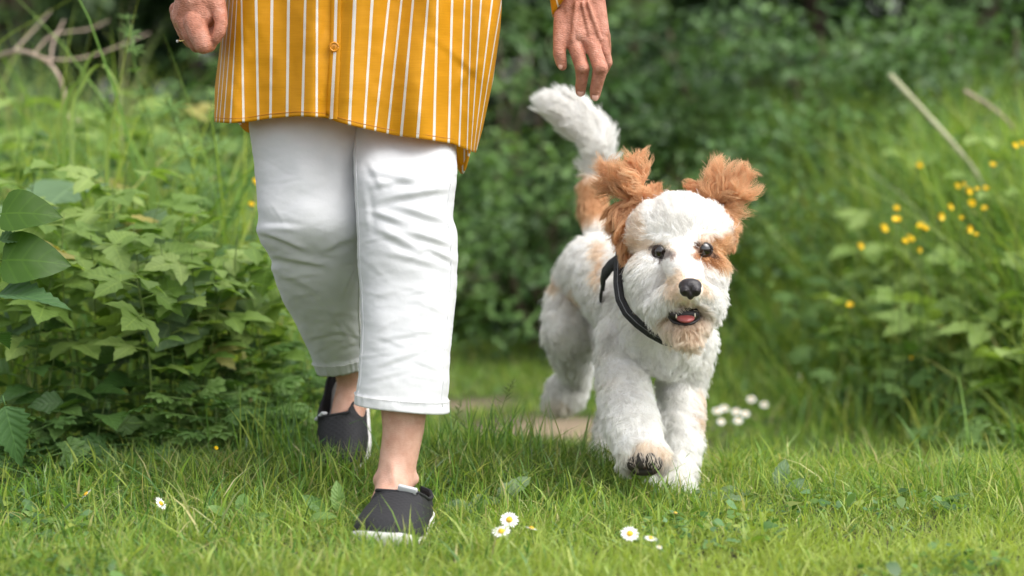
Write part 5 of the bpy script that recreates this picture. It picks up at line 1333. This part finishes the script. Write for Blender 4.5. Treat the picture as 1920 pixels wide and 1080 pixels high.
# head
bones('skull', [(1274, 450, 4.34, 90), (1274, 432, 4.33, 76)], (0, 0.4, 1), 8)
bones('skull', [(1236, 440, 4.34, 68), (1312, 440, 4.34, 68)], (0, 0.4, 1), 8)
bones('cheek', [(1226, 510, 4.31, 60), (1232, 555, 4.30, 52)], (-0.6, 0.25, -0.75), 12)
bones('cheek', [(1322, 506, 4.31, 55), (1316, 550, 4.30, 46)], (0.6, 0.25, -0.75), 12)
bones('cheek', [(1226, 556, 4.30, 46), (1236, 586, 4.285, 30)], (-0.45, 0.1, -0.9), 12)
bones('cheek', [(1328, 552, 4.30, 42), (1322, 580, 4.285, 28)], (0.45, 0.1, -0.9), 12)
bones('skull', [(1230, 420, 4.33, 50), (1316, 422, 4.33, 50)], (0, 0.4, 1), 8)
bones('bridge', [(1278, 486, 4.245, 40), (1288, 520, 4.185, 36)], (0.0, 0.6, 0.75), 5)
bones('muzzle', [(1262, 558, 4.215, 38), (1292, 543, 4.165, 34)], (-0.55, 0.08, -0.85), 8)
bones('muzzle', [(1318, 556, 4.215, 34), (1298, 543, 4.165, 34)], (0.55, 0.08, -0.85), 8)
bones('muzzle', [(1240, 580, 4.245, 34), (1252, 568, 4.215, 34)], (-0.55, 0.1, -0.85), 9)
bones('muzzle', [(1330, 576, 4.245, 29), (1324, 564, 4.215, 31)], (0.55, 0.1, -0.85), 9)
bones('chin', [(1246, 602, 4.24, 24), (1264, 617, 4.21, 22), (1282, 624, 4.185, 20), (1302, 616, 4.205, 22), (1322, 600, 4.235, 22)], (0.05, -0.25, -1), 6)
bones('chin', [(1282, 622, 4.185, 20), (1280, 600, 4.26, 30)], (0.0, -0.2, -1), 6)
# ears flung up by the running
bones('ear_l', [(1198, 415, 4.385, 24), (1190, 384, 4.39, 32), (1188, 354, 4.395, 32), (1192, 338, 4.40, 26)], (-0.2, 0.1, 0.95), 14)
bones('ear_l', [(1194, 380, 4.385, 30), (1174, 354, 4.40, 26), (1168, 340, 4.405, 20)], (-0.5, 0.15, 0.8), 13)
bones('ear_l2', [(1188, 402, 4.38, 26), (1174, 390, 4.39, 24), (1176, 415, 4.38, 20), (1184, 434, 4.375, 14)], (-0.45, 0.0, -0.85), 9)
bones('ear_t', [(1205, 372, 4.39, 22), (1222, 354, 4.395, 15)], (0.85, 0, 0.2), 8)
bones('ear_r', [(1350, 388, 4.385, 22), (1360, 364, 4.385, 26), (1376, 356, 4.375, 22)], (0.6, 0.05, 0.8), 12)
bones('ear_r', [(1352, 372, 4.385, 24), (1334, 352, 4.39, 20), (1344, 342, 4.39, 20)], (0.1, 0.05, 1), 11)
bones('ear_rt', [(1330, 358, 4.39, 18), (1302, 350, 4.39, 12)], (-0.75, 0.0, 0.5), 7)
bones('ear_r2', [(1362, 395, 4.36, 18), (1372, 412, 4.36, 15)], (0.8, 0.05, -0.25), 7)
dog_me = fuse('body', BALLS, 0.0048, 6)
DV = verts_of(dog_me)
kd = KDTree(len(BONES))
for i, b in enumerate(BONES): kd.insert(b[0], i)
kd.balance()
def nearest_bones(pts):
    """index of the bone whose surface is nearest to each point"""
    out = np.empty(len(pts), int)
    for i, p in enumerate(pts):
        best = None
        for co, j, d in kd.find_n(Vector(p), 7):
            q = d - BONES[j][1]
            if best is None or q < best[0]: best = (q, j)
        out[i] = best[1]
    return out
REG = np.array([b[2] for b in BONES])
WHITE = np.array((0.935, 0.925, 0.90)); GING = np.array((0.82, 0.54, 0.32)); TAN = np.array((0.84, 0.61, 0.38)); BEARD = np.array((0.80, 0.67, 0.52)); DKB = np.array((0.10, 0.05, 0.03)); CREAM = np.array((0.80, 0.72, 0.60))
def coat(p, reg, rng=None):
    """colour of the coat at a place on the body"""
    n = len(p); px, py = proj(p); c = np.tile(WHITE, (n, 1))
    wob = 7*noise2(px/17, py/17, 71, 2)
    def blend(w, col):
        nonlocal c
        w = np.clip(w, 0, 1)[:, None]; c = c*(1-w) + np.asarray(col)*w
    head = np.isin(reg, ('skull', 'cheek', 'bridge', 'muzzle', 'chin')); ear = np.char.startswith(reg.astype(str), 'ear')
    def el(cx, cy, rx, ry, soft=0.35):
        d = np.sqrt(((px+wob-cx)/rx)**2 + ((py+wob-cy)/ry)**2); return sstep(1+soft, 1-soft, d)
    blend(0.18*np.isin(reg, ('leg', 'body'))*sstep(0.2, 0.9, noise2(px/60, py/40, 75)), CREAM)
    blend(ear*1.0, GING)
    blend(ear*sstep(0.1, 1.0, noise2(px/14, py/14, 77)), (0.62, 0.31, 0.13))
    blend(ear*sstep(0.2, 1.0, noise2(px/16, py/16, 78))*0.7, TAN)
    blend(head*el(1343, 466, 32, 30)*0.9, (0.74, 0.46, 0.23))
    blend(head*el(1318, 478, 20, 18)*0.95, (0.42, 0.19, 0.07))
    blend(head*el(1362, 474, 18, 34)*0.5, TAN)
    blend(head*el(1222, 460, 38, 13)*0.38, TAN)
    blend(head*el(1258, 477, 5, 10)*0.6, (0.45, 0.25, 0.16))
    blend(head*el(1196, 440, 12, 50)*0.35, TAN)
    blend(head*el(1290, 538, 34, 28)*0.5, TAN)
    blend(head*el(1285, 604, 52, 28)*0.5, (0.78, 0.63, 0.47))
    blend((reg == 'chin')*(0.2 + 0.55*np.exp(-((px-1284)/24)**2)), BEARD)
    blend(head*el(1282, 592, 34, 22)*0.5, (0.48, 0.33, 0.22))
    for ex, ey in EYES: blend(head*el(ex, ey+1, 15.5, 12, 0.25)*0.8, (0.10, 0.06, 0.05))
    blend(np.isin(reg, ('tailbase',))*sstep(415, 395, py)*sstep(322, 340, py)*0.9, (0.74, 0.46, 0.23))
    blend((reg == 'body')*el(1134, 500, 12, 36)*0.6, TAN)
    blend((reg == 'body')*el(1080, 560, 10, 20)*0.5, TAN)
    blend((reg == 'body')*el(1042, 530, 14, 30)*0.45, TAN)
    blend((reg == 'leg')*el(1312, 770, 10, 40)*0.6, TAN)
    raised = (p[:, 1] < 4.33) & np.isin(reg, ('paw', 'leg'))
    blend(raised*el(1212, 848, 40, 18)*0.4, TAN)
    blend(raised*el(1208, 872, 38, 20)*0.92, (0.13, 0.065, 0.035))
    blend((reg == 'paw')*(p[:, 1] > 4.9)*el(1045, 770, 50, 22)*0.35, BEARD)
    return c
reg_v = REG[nearest_bones(DV)]
cv = coat(DV, reg_v)
attr = dog_me.attributes.new('col', 'FLOAT_COLOR', 'POINT')
cc = np.ones((len(DV), 4), np.float32); cc[:, :3] = cv; attr.data.foreach_set('color', cc.ravel())
t = NT('dog undercoat'); ca = t.n('ShaderNodeAttribute', attribute_name='col').outputs['Color']
M_UNDER = t.done(t.principled(ca, 0.8))
dog_me.vertices.foreach_set('co', (DV - np.array(DO)).astype(np.float32).ravel())
dog_me.materials.clear(); dog_me.materials.append(M_UNDER); dog_me.update()
dog_body = obj('body', dog_me, dog)
bmt = bmesh.new(); bmt.from_mesh(dog_me); DBV = BVHTree.FromBMesh(bmt); bmt.free()
def on_dog(px, py):
    d = (P(px, py, 5) - Vector((0, 0, CAM_Z))).normalized()
    h = DBV.ray_cast(Vector((0, 0, CAM_Z)) - DO, d)
    return (h[0], h[1]) if h[0] is not None else (P(px, py, 4.3) - DO, Vector((0, -1, 0)))

# --- fur
def fur_material():
    t = NT('dog fur'); c = t.n('ShaderNodeAttribute', attribute_name='col').outputs['Color']
    p = t.principled(c, 0.55); p.inputs['Specular IOR Level'].default_value = 0.25
    tr = t.n('ShaderNodeBsdfTranslucent'); t.l(c, tr.inputs['Color'])
    m = t.n('ShaderNodeMixShader'); m.inputs[0].default_value = 0.48
    t.l(p.outputs[0], m.inputs[1]); t.l(tr.outputs[0], m.inputs[2])
    return t.done(m)
M_FUR = fur_material()
# region: density weight, length m, lie (0 upright, 1 flat), clump, curl m, strands wave count
FUR = {'body': (1.0, 0.032, 0.60, 0.6, 0.006), 'chest': (1.1, 0.033, 0.64, 0.6, 0.0055), 'leg': (1.1, 0.033, 0.58, 0.6, 0.006), 'paw': (1.3, 0.026, 0.55, 0.5, 0.003),
       'tailbase': (1.2, 0.034, 0.6, 0.5, 0.003), 'tail': (3.2, 0.057, 0.58, 0.55, 0.004), 'skull': (1.3, 0.021, 0.60, 0.45, 0.0025), 'cheek': (1.3, 0.030, 0.72, 0.5, 0.003),
       'bridge': (1.6, 0.010, 0.6, 0.3, 0.001), 'muzzle': (1.8, 0.031, 0.80, 0.7, 0.003), 'chin': (2.2, 0.028, 0.80, 0.85, 0.003),
       'ear_l': (3.2, 0.064, 0.50, 0.62, 0.008), 'ear_l2': (3.0, 0.055, 0.60, 0.65, 0.007), 'ear_t': (2.4, 0.026, 0.75, 0.8, 0.004), 'ear_r': (3.2, 0.056, 0.50, 0.62, 0.007), 'ear_rt': (2.4, 0.027, 0.7, 0.85, 0.004), 'ear_r2': (2.2, 0.034, 0.7, 0.8, 0.004)}
def make_fur(total, seed):
    rng = np.random.default_rng(seed)
    me = dog_me; me.calc_loop_triangles()
    T = np.empty(len(me.loop_triangles)*3, np.int32); me.loop_triangles.foreach_get('vertices', T); T = T.reshape(-1, 3)
    V = DV; A = np.linalg.norm(np.cross(V[T[:, 1]]-V[T[:, 0]], V[T[:, 2]]-V[T[:, 0]]), axis=1)/2
    w = np.array([FUR[r][0] for r in reg_v])[T[:, 0]]
    pr = A*w; pr /= pr.sum()
    N = np.empty(len(me.vertices)*3, np.float32); me.vertices.foreach_get('normal', N); N = N.reshape(-1, 3).astype(float)
    ti = rng.choice(len(T), total, p=pr); b = rng.dirichlet((1, 1, 1), total)
    pt = (V[T[ti]]*b[:, :, None]).sum(1); nm = (N[T[ti]]*b[:, :, None]).sum(1); nm /= np.linalg.norm(nm, axis=1, keepdims=True)
    bi = nearest_bones(pt); reg = REG[bi]
    px, py = proj(pt)
    facing = nm[:, 1] < 0.25
    bare = np.zeros(total, bool)
    for ex, ey in EYES: bare |= (np.hypot((px-ex)/15.0, (py-ey-0.5)/12.5) < 1) & facing & (pt[:, 1] < 4.34)
    bare |= (np.hypot((px-1295)/22, (py-541)/20) < 1) & (pt[:, 1] < 4.2)
    bare |= (np.hypot((px-1283)/25, (py-591)/14) < 1) & (pt[:, 1] < 4.32) & facing
    bare |= (np.hypot((px-1208)/30, (py-877)/17) < 1) & (pt[:, 1] < 4.30) & (nm[:, 2] < 0.4)
    k = ~bare; pt, nm, bi, reg, px, py = pt[k], nm[k], bi[k], reg[k], px[k], py[k]; n = len(pt)
    comb = np.array([BONES[i][3] for i in bi])
    # face hair streams away from the nose and the brow line
    out = np.stack([(px-1290)/60, np.full(n, 0.45), -(py-520)/60], -1); out /= np.linalg.norm(out, axis=1, keepdims=True)
    f = np.isin(reg, ('bridge', 'skull'))
    brow = (reg == 'skull') & (py > 415)
    comb[f] = out[f]
    # the tail's plume falls away from its axis to both sides
    tl = reg == 'tail'
    axis = np.array([b[0] for b in BONES])[bi]
    comb[tl] = comb[tl]*0.75 + (pt[tl]-axis[tl])/np.linalg.norm(pt[tl]-axis[tl], axis=1, keepdims=True)*0.6
    sw = np.stack([noise2(px/42, py/42, 81), 0.6*noise2(px/42, py/42, 82), noise2(px/42, py/42, 83)], -1)*0.55      # swirls of the coat
    comb = comb + sw*np.where(np.isin(reg, ('body', 'chest', 'leg', 'tail')), 1.0, 0.5)[:, None] + np.where(np.char.startswith(reg.astype(str), 'ear'), 0.9, 0.0)[:, None]*np.stack([noise2(px/15, py/15, 84), 0*px, noise2(px/15, py/15, 85)], -1)
    up_lip = (reg == 'muzzle') & (py > 566) & (np.abs(px-1283) < 32)
    comb[up_lip] = np.stack([(px[up_lip]-1283)/60, np.full(up_lip.sum(), -0.35), np.full(up_lip.sum(), -1.0)], -1)
    for ex, ey in EYES:                                   # the brow hangs a little over the eye
        bw_ = (np.abs(px-ex) < 26) & (py > ey-34) & (py < ey-5) & (pt[:, 1] < 4.35)
        comb[bw_] = np.stack([(px[bw_]-1280)/70, np.full(bw_.sum(), -0.15), np.full(bw_.sum(), -0.25)], -1)
    tang = comb - nm*(comb*nm).sum(1, keepdims=True); tang /= np.linalg.norm(tang, axis=1, keepdims=True) + 1e-6
    L = np.array([FUR[r][1] for r in reg]) * rng.uniform(0.65, 1.12, n) * (1 + 0.18*noise2(px/30, py/30, 86))
    # beard and whiskery lips longer at the tips, eyelids shorter
    L *= 1 + 0.55*((reg == 'chin') & (py > 612))
    for ex, ey in EYES:
        d = np.hypot(px-ex, py-ey); L *= np.where((d < 34) & (pt[:, 1] < 4.35), np.where(py < ey-5, 0.30, 0.26) + 0.5*np.clip((d-13)/21, 0, 1), 1)
    d = np.hypot(px-1295, py-541); L *= np.where((d < 44) & (pt[:, 1] < 4.25), 0.28 + 0.72*np.clip((d-20)/24, 0, 1), 1)
    L[up_lip] *= 1.05
    lie = np.array([FUR[r][2] for r in reg]); cl = np.array([FUR[r][3] for r in reg]); cu = np.array([FUR[r][4] for r in reg])
    K = 7; S = np.linspace(0, 1, K)
    pos = np.empty((n, K, 3)); pos[:, 0] = pt; step = (L/(K-1))[:, None]
    d0 = nm*(1-lie)[:, None] + tang*lie[:, None]*0.55
    for j in range(1, K):
        s = S[j]
        dr = d0*(1-0.65*s) + tang*(lie*s*1.15)[:, None] + np.array([0, 0, -0.16])*s*(~tl)[:, None]
        dr /= np.linalg.norm(dr, axis=1, keepdims=True)
        pos[:, j] = pos[:, j-1] + dr*step
    # locks: strands gather towards the one that leads them, and the lock waves
    m = n//20; lead = rng.choice(n, m, replace=False)
    kt = KDTree(m)
    for a, i in enumerate(lead): kt.insert(Vector(pt[i]), a)
    kt.balance()
    own = np.array([kt.find(Vector(p))[1] for p in pt]); ld = lead[own]
    ph = rng.uniform(0, 2*np.pi, m)[own] + rng.normal(0, 0.35, n); fr = rng.uniform(4.5, 8.5, m)[own]
    bn = np.cross(nm[ld], tang[ld])
    for j in range(1, K):
        s = S[j]
        g = (cl*s**1.2*0.85)[:, None]
        pos[:, j] = pos[:, j]*(1-g) + (pos[ld, j] + (pt-pt[ld])*0.35)*g if j else pos[:, j]
    for j in range(1, K):
        s = S[j]
        pos[:, j] += bn*(cu*s*np.sin(fr*s+ph))[:, None] + nm[ld]*(cu*0.6*s*np.cos(fr*s+ph))[:, None]
    stray = np.where(rng.uniform(0, 1, n) < 0.06, 5.0, 1.0)[:, None, None]
    pos += rng.normal(0, 0.0008, (n, 1, 3))*stray*S[None, :, None]
    col = coat(pt, reg) * rng.uniform(0.92, 1.05, (n, 1)) * (1 + 0.05*np.repeat(rng.normal(0, 1, m)[:, None], 1, 1)[own])
    return pos - np.array(DO), np.clip(col, 0.01, 0.96), reg
def curves_object(name, pos, col, rad, mat, parent):
    n, K = pos.shape[:2]
    cu = bpy.data.hair_curves.new(name)
    cu.add_curves([K]*n)
    cu.attributes['position'].data.foreach_set('vector', pos.astype(np.float32).ravel())
    ra = cu.attributes.get('radius') or cu.attributes.new('radius', 'FLOAT', 'POINT')
    prof = np.array([1, 1, 0.95, 0.9, 0.8, 0.6, 0.25])[:K]
    ra.data.foreach_set('value', (np.asarray(rad)[:, None]*prof[None]).astype(np.float32).ravel())
    ca = cu.attributes.new('col', 'FLOAT_COLOR', 'CURVE')
    c4 = np.ones((n, 4), np.float32); c4[:, :3] = col; ca.data.foreach_set('color', c4.ravel())
    cu.materials.append(mat)
    o = bpy.data.objects.new(name, cu); o['kind'] = 'stuff'
    return link(o, parent)
pos, col, reg = make_fur(125000, 91)
earm = np.char.startswith(reg.astype(str), 'ear')
fur = curves_object('fur', pos, col, np.where(earm, 0.00046, np.where(reg == 'tail', 0.00044, 0.00042)), M_FUR, dog)

# --- eyes, nose, mouth, pads
M_EYE = simple('dark wet eye', (0.012, 0.007, 0.005), 0.04, Coat_Weight=1.0, Coat_Roughness=0.02)
M_IRIS = simple('brown iris', (0.05, 0.022, 0.010), 0.1)
M_LID = simple('dark eyelid', (0.035, 0.022, 0.02), 0.45)
for ex, ey in EYES:
    h, nn = on_dog(ex, ey)
    c = h + Vector((0, 0.0098 if ex > 1280 else 0.0088, 0))
    e = obj('eye', mesh_np('eye', *sphere((0, 0, 0), 0.0160, 20, 14), M_EYE), dog, loc=c)
    lid = [Vector((0.0146*math.cos(a), -0.0082 - 0.0012*math.sin(a), 0.0118*math.sin(a) - 0.0004)) for a in np.linspace(0, 2*math.pi, 29)]
    obj('eyelid', mesh_np('eyelid', *tube(lid, 0.0022, 8), M_LID), e)
t = NT('wet black nose'); oc = t.n('ShaderNodeTexCoord').outputs['Object']
vo = t.n('ShaderNodeTexVoronoi', Scale=650, feature='DISTANCE_TO_EDGE'); t.l(oc, vo.inputs['Vector'])
M_NOSE = t.done(t.principled((0.022, 0.017, 0.019), 0.34, bump=vo.outputs['Distance'], bstr=0.5, bdist=0.0008))
NC = P(1295, 541, 4.118)
nb = [(NC + Vector((0, 0.010, 0.004)), (0.0205, 0.015, 0.0135)), (NC + Vector((-0.0085, 0.004, -0.003)), (0.0105, 0.011, 0.0115)), (NC + Vector((0.0085, 0.004, -0.003)), (0.0105, 0.011, 0.0115)), (NC + Vector((0, 0.005, -0.010)), (0.007, 0.009, 0.010))]
nme = fuse('nose', nb, 0.0011, 6)
nme.vertices.foreach_set('co', (verts_of(nme) - np.array(NC)).astype(np.float32).ravel()); nme.materials.clear(); nme.materials.append(M_NOSE)
nose = obj('nose', nme, dog, loc=NC - DO)
M_DARK = simple('dark mouth lining', (0.012, 0.008, 0.008), 0.5)
for s in (-1, 1):
    V, F = sphere((0, 0, 0), (0.0042, 0.003, 0.0032), 12, 8)
    obj('nostril', mesh_np('nostril', V, F, M_DARK), nose, loc=Vector((s*0.0095, -0.0058, -0.0035)))
mouth = obj('mouth', mesh_np('mouth', *sphere((0, 0, 0), (0.0275, 0.020, 0.0170), 20, 12), M_DARK), dog, loc=P(1283, 589, 4.193) - DO)
M_TONG = simple('pink tongue', (0.32, 0.075, 0.07), 0.4)
V, F = sphere((0, 0, 0), (0.0165, 0.020, 0.0070), 20, 12, Euler((math.radians(18), 0, 0)).to_matrix())
obj('tongue', mesh_np('tongue', V, F, M_TONG), mouth, loc=P(1285, 595, 4.181) - P(1283, 589, 4.193))
M_TOOTH = simple('tooth', (0.62, 0.56, 0.44), 0.3)
for tx, ty in ((1268, 591), (1303, 589)):
    V, F = tube([(0, 0, -0.005), (0, -0.001, -0.001), (0, -0.0015, 0.002)], [0.0016, 0.0012, 0.0004], 8)
    obj('tooth', mesh_np('tooth', V, F, M_TOOTH), mouth, loc=P(tx, ty, 4.170) - P(1283, 589, 4.193))
lip = [P(1283 + 29*math.cos(a), 591 + 17*math.sin(a), 4.176 + 0.020*math.cos(a)**2) - P(1283, 589, 4.193) for a in np.linspace(0.04*math.pi, 0.96*math.pi, 24)]
obj('lower_lip', mesh_np('lower_lip', *tube(lip, [0.0020+0.0010*math.sin(math.pi*i/23) for i in range(24)], 8), M_DARK), mouth)
M_PAD = simple('dark paw pad', (0.022, 0.016, 0.014), 0.6)
for qx, qy, rx, rz in ((1185, 868, 10, 14), (1200, 863, 11, 16), (1219, 863, 11, 16), (1233, 868, 9, 13), (1208, 882, 26, 9)):
    h, nn = on_dog(qx, qy)
    V, F = sphere((0, 0, 0), (px2m(rx, 4.25), 0.007, px2m(rz, 4.25)), 16, 10)
    obj('paw_pad', mesh_np('paw_pad', V, F, M_PAD), dog, loc=h + Vector((0, -0.009, 0)))

# --- harness
t = NT('black webbing'); oc = t.n('ShaderNodeTexCoord').outputs['Object']
M_WEB = t.done(t.principled(t.ramp(t.noise(300, 3, oc), [(0.3, (0.008, 0.008, 0.009)), (0.7, (0.022, 0.022, 0.024))]), 0.7, bump=t.noise(900, 2, oc), bstr=0.4))
M_REFL = simple('grey reflective thread', (0.30, 0.31, 0.33), 0.4)
M_RED = simple('red tag', (0.6, 0.03, 0.05), 0.5)
harness = empty('harness', (0, 0, 0)); harness.parent = dog
def strap(name, pts, width, parent, thick=0.0035, mat=None):
    """a flat band along pts (point, outward normal)"""
    V = []; n = len(pts)
    for i, (p, nn) in enumerate(pts):
        a = pts[min(i+1, n-1)][0] - pts[max(i-1, 0)][0]; a.normalize()
        nn = nn.normalized(); s = a.cross(nn).normalized()
        for u, v in ((-1, 0), (-1, 1), (0, 1.25), (1, 1), (1, 0)): V.append(tuple(p + s*u*width/2 + nn*v*thick))
    F = grid_faces(n, 5, True).tolist()
    return obj(name, mesh_np(name, V, F, mat or M_WEB), parent)
def band_from(pxs, lift, steps=14):
    out = []
    T = np.linspace(0, 1, len(pxs))
    for s in np.linspace(0, 1, steps*len(pxs)//2):
        px = np.interp(s, T, [q[0] for q in pxs]); py = np.interp(s, T, [q[1] for q in pxs]); Y = np.interp(s, T, [q[2] for q in pxs])
        c = P(px, py, Y)
        out.append(c - DO)
    ctr = P(1240, 570, 4.55) - DO
    res = []
    for c in out:
        nn = (c - ctr); nn.y = min(nn.y, 0.0) - 0.02
        res.append((c, nn))
    return res
neck = [(1164, 470, 4.44), (1160, 500, 4.395), (1159, 530, 4.355), (1163, 560, 4.325), (1176, 586, 4.305), (1196, 606, 4.295), (1220, 624, 4.292), (1246, 638, 4.300), (1280, 646, 4.325), (1310, 630, 4.38), (1338, 600, 4.44)]
nk = band_from(neck, 0)
st_ = strap('neck_strap', nk, 0.0175, harness)
sti = []
for i in range(2, len(nk)-3):
    p, nn = nk[i]; q = nk[i+1][0]; d = q - p
    for a0 in (0.0, 0.34, 0.67):
        pp = p + d*a0 + nn.normalized()*0.0046
        sti.append(tube([pp, pp + d*0.2], 0.0007, 5))
o = obj('stitching', mesh_np('stitching', *merge(sti), M_REFL), st_); o['kind'] = 'stuff'
side = band_from([(1131, 536, 4.50), (1134, 516, 4.475), (1146, 500, 4.455), (1165, 486, 4.43)], 0)
strap('side_strap', side, 0.026, harness, 0.005)
strap('back_strap', band_from([(1131, 536, 4.50), (1128, 560, 4.56), (1140, 620, 4.60)], 0), 0.02, harness, 0.004)
strap('reflective_edge', [(p + Vector((0, -0.006, 0)), n_) for p, n_ in band_from([(1160, 488, 4.43), (1166, 505, 4.395), (1164, 530, 4.36)], 0)], 0.012, harness, 0.002, simple('grey reflective band', (0.16, 0.165, 0.175), 0.45))
strap('tag', [(p + Vector((0, -0.007, 0)), n_) for p, n_ in band_from([(1156, 486, 4.43), (1168, 478, 4.425)], 0)], 0.005, harness, 0.002, M_RED)
